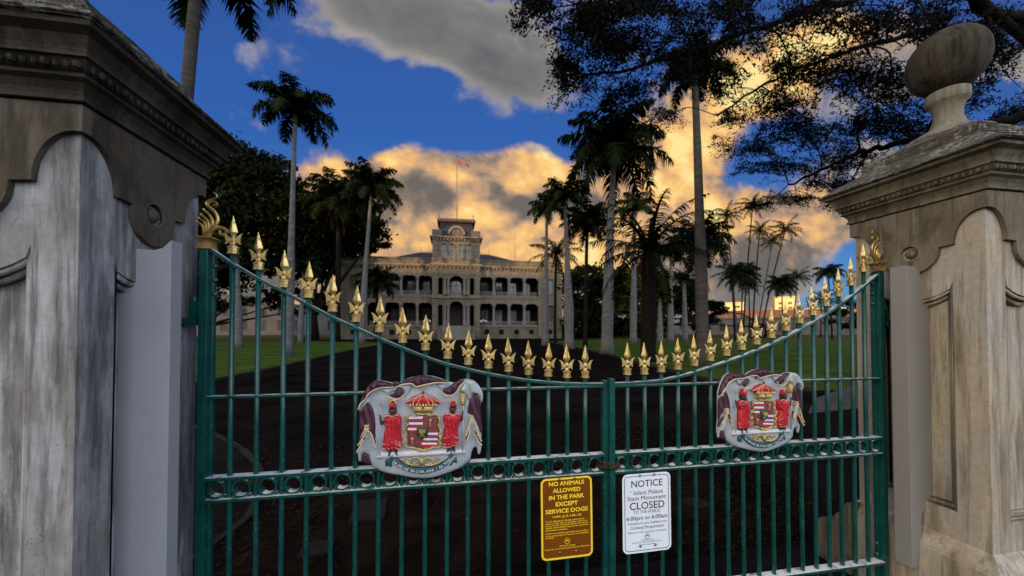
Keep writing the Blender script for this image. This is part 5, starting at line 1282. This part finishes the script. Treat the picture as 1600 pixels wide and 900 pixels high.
# left side
palm(RP, 'tall slender royal palm standing alone against the blue sky left of the palace', -10.70, 26.15, 15.4, 'royal', 3.2, .25, .12, 'bark_pale', (.34, -.3), .05, .9)
palm(RP, 'near royal palm above the left pillar with only its trunk and frond tips in view', -8.50, 12.6, 12.9, 'royal', 3.1, .20, .15, 'bark_mid', (.80, -.3), .0, .8)
palm(DP, 'dark shaggy palm with a brown trunk left of the palace, nearest the broad tree', -16.3, 55.5, 20.0, 'full', 6.0, .42, .34, 'bark_dark', (.2, -.3), 0, 0, 5.5)
palm(RP, 'royal palm with a pale trunk in front of the left end of the palace', -11.03, 47.5, 18.4, 'full', 4.6, .34, .20, 'bark_pale', (1.1, -.5), .10, .9)
palm(RP, 'thin pale royal palm behind the spear points, left of the palace corner', -19.9, 52.0, 9.0, 'royal', 3.0, .30, .18, 'bark_pale', (.3, 0), .1, .8)
palm(RP, 'pale royal palm half hidden by the broad tree, left of the tall slender palm', -21.0, 40.0, 9.0, 'royal', 3.0, .30, .18, 'bark_pale', (-.3, 0), .1, .8)
palm(DP, 'small dark palm in front of the left veranda of the palace', -11.7, 58.7, 9.0, 'full', 3.9, .22, .18, 'bark_dark', (.3, 0), 0, 0, 2.0)
# right side
palm(RP, 'big royal palm with a huge drooping head right of the drive', 11.35, 24.95, 13.6, 'full', 4.5, .42, .20, 'bark_pale', (.42, -.3), .06, 1.2, 0, 1.15)
palm(RP, 'very tall royal palm whose head is lost in the overhanging branches', 12.2, 15.85, 13.7, 'royal', 2.3, .27, .16, 'bark_mid', (-.4, -.15), .05, .8)
palm(RP, 'stout pale royal palm beside the right corner of the palace', 10.87, 32.2, 13.2, 'royal', 2.9, .40, .15, 'bark_pale', (-.40, -.1), .14, .9)
palm(RP, 'slim royal palm in front of the right end of the palace', 10.35, 38.8, 14.3, 'royal', 2.7, .36, .15, 'bark_pale', (.12, -.2), .06, .8)
palm(CP, 'dark thin palm between the stout pale palm and the big drooping palm', 14.0, 36.2, 12.9, 'full', 3.4, .22, .17, 'bark_dark', (.2, -.2), 0, 0, 2.5)
palm(CP, 'dark leaning palm whose fronds cover the palace parapet at the right', 13.1, 44.4, 11.2, 'coconut', 3.9, .20, .16, 'bark_dark', (.1, -.2))
palm(DP, 'stocky date palm with long arching fronds and a rough dark trunk', 10.9, 18.6, 6.0, 'date', 4.3, .40, .38, 'bark_dark', (.05, -.1), 0, 0, 2.4)
palm(RP, 'thin pale royal palm behind the stocky date palm', 24.0, 44.6, 17.0, 'royal', 3.4, .42, .2, 'bark_pale', (.2, -.3), .1, .9)
palm(RP, 'small headed royal palm in front of the dark trees, left of the tallest trunk', 33.2, 50.2, 12.8, 'royal', 3.0, .42, .2, 'bark_pale', (0, -.2), .10, .9)
palm(RP, 'short trunked palm beside the small headed royal palm', 31.8, 50.8, 6.4, 'royal', 2.2, .42, .26, 'bark_pale', (0, 0), .10, .5)
palm(RP, 'pale palm with a short trunk in front of the white pavilion', 36.5, 51.5, 9.0, 'coconut', 2.8, .40, .26, 'bark_pale', (0, 0), .10, .5)
palm(CP, 'palm with heavy drooping fronds just right of the tallest trunk', 22.6, 28.7, 9.2, 'full', 3.3, .16, .13, 'bark_mid', (-.9, -.2))
# (px of base, px of crown, py of crown, distance, kind, frond length, label)
for i, (bx, cx_, cy_, z, kind, L, lb) in enumerate((
    (1152, 1136, 338, 60, 'coconut', 3.4, 'coconut palm with its head just right of the tallest trunk'),
    (1161, 1176, 322, 66, 'coconut', 3.6, 'coconut palm with the highest head, under the overhanging leaves'),
    (1176, 1187, 362, 66, 'coconut', 3.4, 'straight coconut palm, second from the left of the far cluster'),
    (1181, 1207, 378, 70, 'coconut', 3.3, 'coconut palm with a half hidden head in the middle of the far cluster'),
    (1189, 1227, 360, 70, 'coconut', 4.0, 'leaning coconut palm at the right of the far cluster'),
    (1148, 1143, 428, 56, 'coconut', 3.9, 'low coconut palm with long fronds left of the far cluster'),
    (1158, 1160, 432, 60, 'full', 4.0, 'low bushy palm among the thin trunks of the far cluster'),
    (1172, 1170, 448, 72, 'coconut', 3.4, 'lowest coconut palm among the thin trunks of the far cluster'),
    (1224, 1221, 446, 78, 'full', 4.4, 'low round headed palm in front of the slim yellow block'),
    (1238, 1246, 434, 84, 'coconut', 4.2, 'thin olive palm right of the round headed palm'),
    (1300, 1294, 428, 66, 'royal', 3.6, 'palm seen through the spears near the right pillar'),
    (1282, 1285, 470, 84, 'coconut', 4.6, 'small far palm low above the right end of the gate'))):
    d0 = look(bx, 515); d1 = look(cx_, cy_); f0 = Vector((d0.x, d0.y)).normalized() * z; k = z / d1.xy.length
    b_ = Vector((d0.x, d0.y)) * z; c_ = Vector((d1.x, d1.y, d1.z)) * z
    palm(CP, lb, b_.x, b_.y, EYE + c_.z, kind, L * .80, .15, .10, 'bark_dark' if i % 3 else 'bark_mid', (c_.x - b_.x, c_.y - b_.y), 0, 0, 0, 1.15, 'palms beyond the right lawn', 1.05 + .2 * (i % 3))

# ------------------------------------------------------------------ broad-leaved trees
def leaf_cards(cent, size, rng, aspect=.6, flat=0.0):
    n = len(cent); nrm = rng.normal(size=(n, 3)); nrm[:, 2] += flat; nrm /= np.linalg.norm(nrm, axis=1)[:, None]
    a = rng.normal(size=(n, 3)); a -= nrm * (a * nrm).sum(1)[:, None]; a /= np.linalg.norm(a, axis=1)[:, None]; b = np.cross(nrm, a)
    s = size * rng.uniform(.6, 1.3, size=(n, 1)); a = a * s; b = b * s * aspect
    v = np.stack([cent - a, cent + b * .9 - a * .15, cent + a, cent - b * .9 + a * .1], 1).reshape(-1, 3)
    f = np.arange(n * 4).reshape(-1, 4)
    return v, f
def np_mesh(name, v, f):
    me = bpy.data.meshes.new(name); n = len(v); k = len(f)
    me.vertices.add(n); me.vertices.foreach_set('co', np.ascontiguousarray(v, dtype=np.float32).reshape(-1))
    me.loops.add(k * 4); me.loops.foreach_set('vertex_index', f.reshape(-1).astype(np.int32))
    me.polygons.add(k); me.polygons.foreach_set('loop_start', np.arange(0, k * 4, 4, dtype=np.int32)); me.polygons.foreach_set('loop_total', np.full(k, 4, dtype=np.int32))
    me.update(calc_edges=True); me.validate(); return me
def broad_tree(label, x, y, trunk_h, tr, clumps, n, size, m, seed, name='broadleaf_tree', group='broad trees behind the palms'):
    """clumps: (dx, dy, z, rx, ry, rz) boughs of foliage"""
    rng = np.random.default_rng(seed); rnd = random.Random(seed)
    t = thing(name, label, 'tree', (x, y, GZ), group)
    mb = MB(); mb.tube([(0, 0, -.05), (.1, 0, trunk_h * .5), (0, .1, trunk_h)], [tr * 1.4, tr, tr * .8], 10)
    for c in clumps:
        e = Vector((c[0], c[1], c[2] - GZ)); s = Vector((0, .1, trunk_h * .9)); mid = s.lerp(e, .5) + Vector((rnd.uniform(-1, 1), rnd.uniform(-1, 1), rnd.uniform(-.5, 1.5)))
        mb.tube([s, mid, e], [tr * .5, tr * .3, tr * .12], 7)
    link('trunk', mb.mesh('trunk'), M['bark_dark'], t, True)
    vol = np.array([c[3] * c[4] * c[5] for c in clumps]) ** (2 / 3); cnt = (n * vol / vol.sum()).astype(int); allc = []
    for c, k in zip(clumps, cnt):
        sub = max(6, int(k / 70)); d = rng.normal(size=(sub, 3)); d /= np.linalg.norm(d, axis=1)[:, None]; r = rng.uniform(.45, 1.0, size=(sub, 1)) ** .5
        cc = np.array((c[0], c[1], c[2] - GZ)) + d * r * np.array(c[3:6])
        rr = np.array(c[3:6]).mean() * .26 * rng.uniform(.6, 1.4, size=sub)
        which = rng.integers(0, sub, size=k); q = rng.normal(size=(k, 3)) * .55 * rr[which][:, None]; q[:, 2] *= .6
        allc.append(cc[which] + q)
    v, f = leaf_cards(np.concatenate(allc), size, rng, .65, .6)
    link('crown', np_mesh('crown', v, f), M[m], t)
    return t
def at(px, py, z): d = look(px, py); return Vector((d.x * z, d.y * z, EYE + d.z * z))
def clumps_from(base, items):
    out = []
    for px, py, z, rpx, rpy in items:
        p = at(px, py, z); k = z / FPX; out.append((p.x - base[0], p.y - base[1], p.z, rpx * k, (rpx * k + rpy * k) / 2, rpy * k))
    return out
b_ = (-38.0, 46.0)
broad_tree('huge dark broad tree with a rounded top behind the left end of the gate', -38, 46, 5.0, 1.1, clumps_from(b_, [(375, 300, 56, 70, 68), (320, 330, 54, 75, 85), (430, 330, 57, 60, 60), (470, 355, 58, 42, 62), (350, 400, 55, 80, 45), (440, 405, 57, 50, 35), (300, 420, 54, 60, 50), (500, 360, 62, 38, 50), (410, 290, 56, 55, 50), (480, 400, 60, 40, 40), (300, 360, 54, 50, 70)]), 50000, .36, 'leaf_dark', 3)
b_ = (-22.0, 62.0)
broad_tree('dark rounded tree behind the shaggy palms, touching the left palace roof', -22, 62, 4.0, .8, clumps_from(b_, [(552, 342, 66, 42, 50), (584, 368, 66, 24, 28), (520, 375, 66, 34, 36), (505, 415, 66, 26, 26), (548, 375, 66, 36, 28)]), 15000, .38, 'leaf_dark', 5)
b_ = (-34.0, 70.0)
broad_tree('low dark tree in front of the pale hall at the far left', -40, 66, 2.5, .5, clumps_from((-40, 66), [(330, 470, 76, 42, 20), (395, 462, 76, 34, 16), (450, 470, 76, 30, 20), (500, 478, 74, 26, 22)]), 4500, .42, 'leaf_dark', 7)
b_ = (24.0, 70.0)
broad_tree('dark tree mass right of the palace, behind the stout pale palm', 24, 70, 3.0, .7, clumps_from(b_, [(915, 455, 76, 38, 42), (905, 500, 74, 34, 32), (945, 470, 76, 36, 46), (935, 505, 74, 32, 28), (905, 518, 74, 36, 16), (950, 518, 74, 36, 16)]), 13000, .42, 'leaf_dark', 9)
b_ = (36.0, 68.0)
broad_tree('olive tinted tree behind the stocky date palm', 36, 68, 3.0, .7, clumps_from(b_, [(985, 450, 76, 40, 40), (1010, 478, 76, 36, 40), (975, 500, 74, 30, 34), (1010, 515, 74, 36, 16)]), 11000, .42, 'leaf_olive', 11)
b_ = (50.0, 66.0)
broad_tree('dark tree left of the tallest palm trunk, above the white pavilion', 50, 66, 3.0, .7, clumps_from(b_, [(1050, 455, 84, 38, 30), (1075, 470, 84, 30, 26), (1030, 480, 84, 24, 26), (1020, 505, 86, 24, 20)]), 9000, .42, 'leaf_dark', 13)
broad_tree('low dark tree right of the tallest palm trunk, before the yellow block', 66, 66, 2.5, .5, clumps_from((66, 66), [(1108, 485, 92, 24, 20), (1085, 500, 92, 22, 18)]), 2500, .45, 'leaf_dark', 15)
broad_tree('round dark shrub tree by the long hall, seen through the right end of the gate', 96, 66, 2.0, .4, clumps_from((96, 66), [(1335, 490, 92, 26, 22), (1310, 500, 92, 18, 16)]), 2200, .45, 'leaf_dark', 17)

# ------------------------------------------------------------------ great spreading tree over the gateway
def canopy_tree():
    rng = np.random.default_rng(21); rnd = random.Random(21)
    base = at(1960, 515, 11.5); t = thing('monkeypod_tree', 'great spreading tree whose dark branches and leaves overhang the top right', 'tree', (base.x, base.y, GZ))
    O = Vector((base.x, base.y, GZ)); nodes = []     # (position, radius)
    mb = MB()
    fork = O + Vector((-.6, .2, 4.6)); mb.tube([O - Vector((0, 0, .1)), O + Vector((-.1, 0, 1.2)), O + Vector((-.2, .1, 3)), fork], [1.0, .75, .62, .50], 14)
    def limb(pts, r0, r1):
        sp = smooth_path([fork] + pts, 8); n = len(sp)
        q = [p + Vector((rnd.uniform(-.06, .06), rnd.uniform(-.06, .06), rnd.uniform(-.06, .06))) for p in sp]; rad = [r0 + (r1 - r0) * (i / (n - 1)) ** .8 for i in range(n)]
        mb.tube(q, rad, 9); nodes.extend(zip(q, rad))
    limb([at(1760, 250, 12), at(1640, 180, 12), at(1560, 192, 12.2), at(1490, 203, 12.6), at(1410, 222, 13), at(1350, 236, 13.5), at(1290, 262, 14), at(1235, 290, 15)], .26, .04)
    limb([at(1800, 120, 11), at(1700, 40, 11), at(1600, 30, 11), at(1545, 22, 11), at(1500, -20, 10.5), at(1420, -60, 10), at(1300, -60, 9.6), at(1150, -40, 9.4), at(1010, -10, 9.2), at(900, 10, 9.2)], .25, .035)
    limb([at(1650, 60, 12), at(1520, 40, 12), at(1400, 60, 12), at(1300, 90, 12), at(1200, 130, 12.5), at(1120, 180, 13)], .14, .03)
    limb([at(1720, 320, 14), at(1620, 290, 15), at(1540, 300, 16), at(1470, 300, 17)], .25, .05)
    limb([at(1500, -20, 10.5), at(1330, 0, 11), at(1200, 40, 11), at(1080, 80, 10.8), at(980, 110, 10.5), at(900, 120, 10.2)], .13, .03)
    # foliage pads: (px, py, rx, ry, twigs)
    pads = [(920, 35, 90, 50, 120), (960, 75, 110, 60, 110), (880, 100, 45, 40, 46), (812, 25, 22, 42, 14), (850, 15, 40, 35, 34), (900, 140, 55, 35, 44), (985, 150, 70, 42, 52), (1040, 185, 40, 26, 20), (1075, 60, 80, 75, 52), (1120, 130, 75, 50, 40),
            (1180, 60, 80, 70, 44), (1260, 30, 85, 50, 52), (1360, 40, 90, 60, 70), (1460, 40, 70, 60, 60), (1560, 80, 60, 80, 70), (1300, 120, 100, 60, 95), (1210, 175, 95, 45, 90), (1390, 140, 85, 60, 105), (1240, 110, 80, 45, 50), (1500, 150, 60, 50, 50), (1260, 210, 90, 36, 90), (1170, 232, 70, 26, 64), (1320, 250, 80, 40, 110),
            (1220, 262, 85, 24, 84), (1420, 200, 70, 45, 80), (1300, 292, 70, 22, 80), (1190, 322, 50, 9, 26), (1245, 314, 60, 14, 40), (1310, 322, 40, 16, 30), (1570, 190, 50, 50, 60), (1480, 260, 60, 40, 70), (1565, 270, 45, 35, 50), (1350, 195, 70, 40, 80), (1120, 20, 90, 40, 44), (1000, 10, 90, 30, 60), (1060, 110, 60, 50, 26), (1140, 185, 50, 20, 22)]
    NPos = np.array([tuple(p) for p, r in nodes]); leaves = []; ln_v = []
    for px, py, rx, ry, k in pads:
        zc = min(17.0, max(9.0, 7.6 * FPX / max(200, 515 - py)))
        c = at(px, py, zc); i = int(np.argmin(((NPos - np.array(c)) ** 2).sum(1))); s = Vector(NPos[i]); r = min(.06, nodes[i][1] * .5)
        mid = s.lerp(c, .5) + Vector((rnd.uniform(-.3, .3), rnd.uniform(-.3, .3), rnd.uniform(.0, .4)))
        main = smooth_path([s, mid, c], 5); mb.tube(main, [r + (.014 - r) * q / (len(main) - 1) for q in range(len(main))], 6)
        hubs = [main[-1], main[-3], main[len(main) // 2]]
        for _ in range(max(4, k // 7)):
            e = at(px + max(-.85, min(.85, rnd.gauss(0, .5))) * rx, py + max(-.85, min(.85, rnd.gauss(0, .5))) * ry, zc + rnd.uniform(-1.2, 1.6)); h = rnd.choice(hubs)
            m_ = h.lerp(e, .5) + Vector((rnd.uniform(-.2, .2), rnd.uniform(-.2, .2), rnd.uniform(-.05, .25)))
            br = smooth_path([h, m_, e], 4); mb.tube(br, [.016 - .010 * q / (len(br) - 1) for q in range(len(br))], 5); hubs += [br[-1], br[-2], br[-4]]
        for _ in range(k):
            h = rnd.choice(hubs); e = at(px + rnd.uniform(-1, 1) * rx * rnd.uniform(.3, 1.05), py + rnd.uniform(-1, 1) * ry * rnd.uniform(.3, 1.05), zc + rnd.uniform(-1.3, 1.8))
            if (e - h).length > 2.0: h = e + (h - e).normalized() * rnd.uniform(.8, 1.8)
            m_ = h.lerp(e, .5) + Vector((rnd.uniform(-.15, .15), rnd.uniform(-.15, .15), rnd.uniform(0, .15)))
            tw = smooth_path([h, m_, e], 4); mb.tube(tw, [.008 - .005 * q / (len(tw) - 1) for q in range(len(tw))], 4, cap=False)
            for q in tw[2:]:
                for _2 in range(rnd.randint(4, 5)):
                    leaves.append((q.x + rnd.gauss(0, .07), q.y + rnd.gauss(0, .07), q.z + rnd.gauss(0, .05) - .02))
    o = link('trunk', mb.mesh('trunk', O), M['bark_dark'], t, True)
    cen = np.array(leaves) - np.array(tuple(O))
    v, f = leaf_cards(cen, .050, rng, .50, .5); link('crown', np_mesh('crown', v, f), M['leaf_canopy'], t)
canopy_tree()

# ------------------------------------------------------------------ fallen leaves
rng = np.random.default_rng(8); rnd = random.Random(8); pts = []
for _ in range(5200):
    pts.append((rnd.gauss(2.6, .9) - .35 * 0, rnd.uniform(2.5, 6.2)))
for _ in range(1600): pts.append((rnd.gauss(-1.6, .5), rnd.uniform(2.5, 6)))
for _ in range(2200): pts.append((rnd.uniform(-3, 8), rnd.uniform(2.5, 12)))
for _ in range(900):
    k = rnd.choice(ap); pts.append((k[0] + rnd.gauss(.1, .12), k[1] + rnd.gauss(0, .12)))
cen = np.array([(x, y, GZ + .012 + rnd.uniform(0, .012)) for x, y in pts])
v, f = leaf_cards(cen, .019, rng, .55, 3.0)
o = link('fallen_leaves', np_mesh('fallen_leaves', v, f), M['litter']); o['kind'] = 'stuff'
o['label'] = 'brown fallen leaves scattered over the dark ground inside the gate'
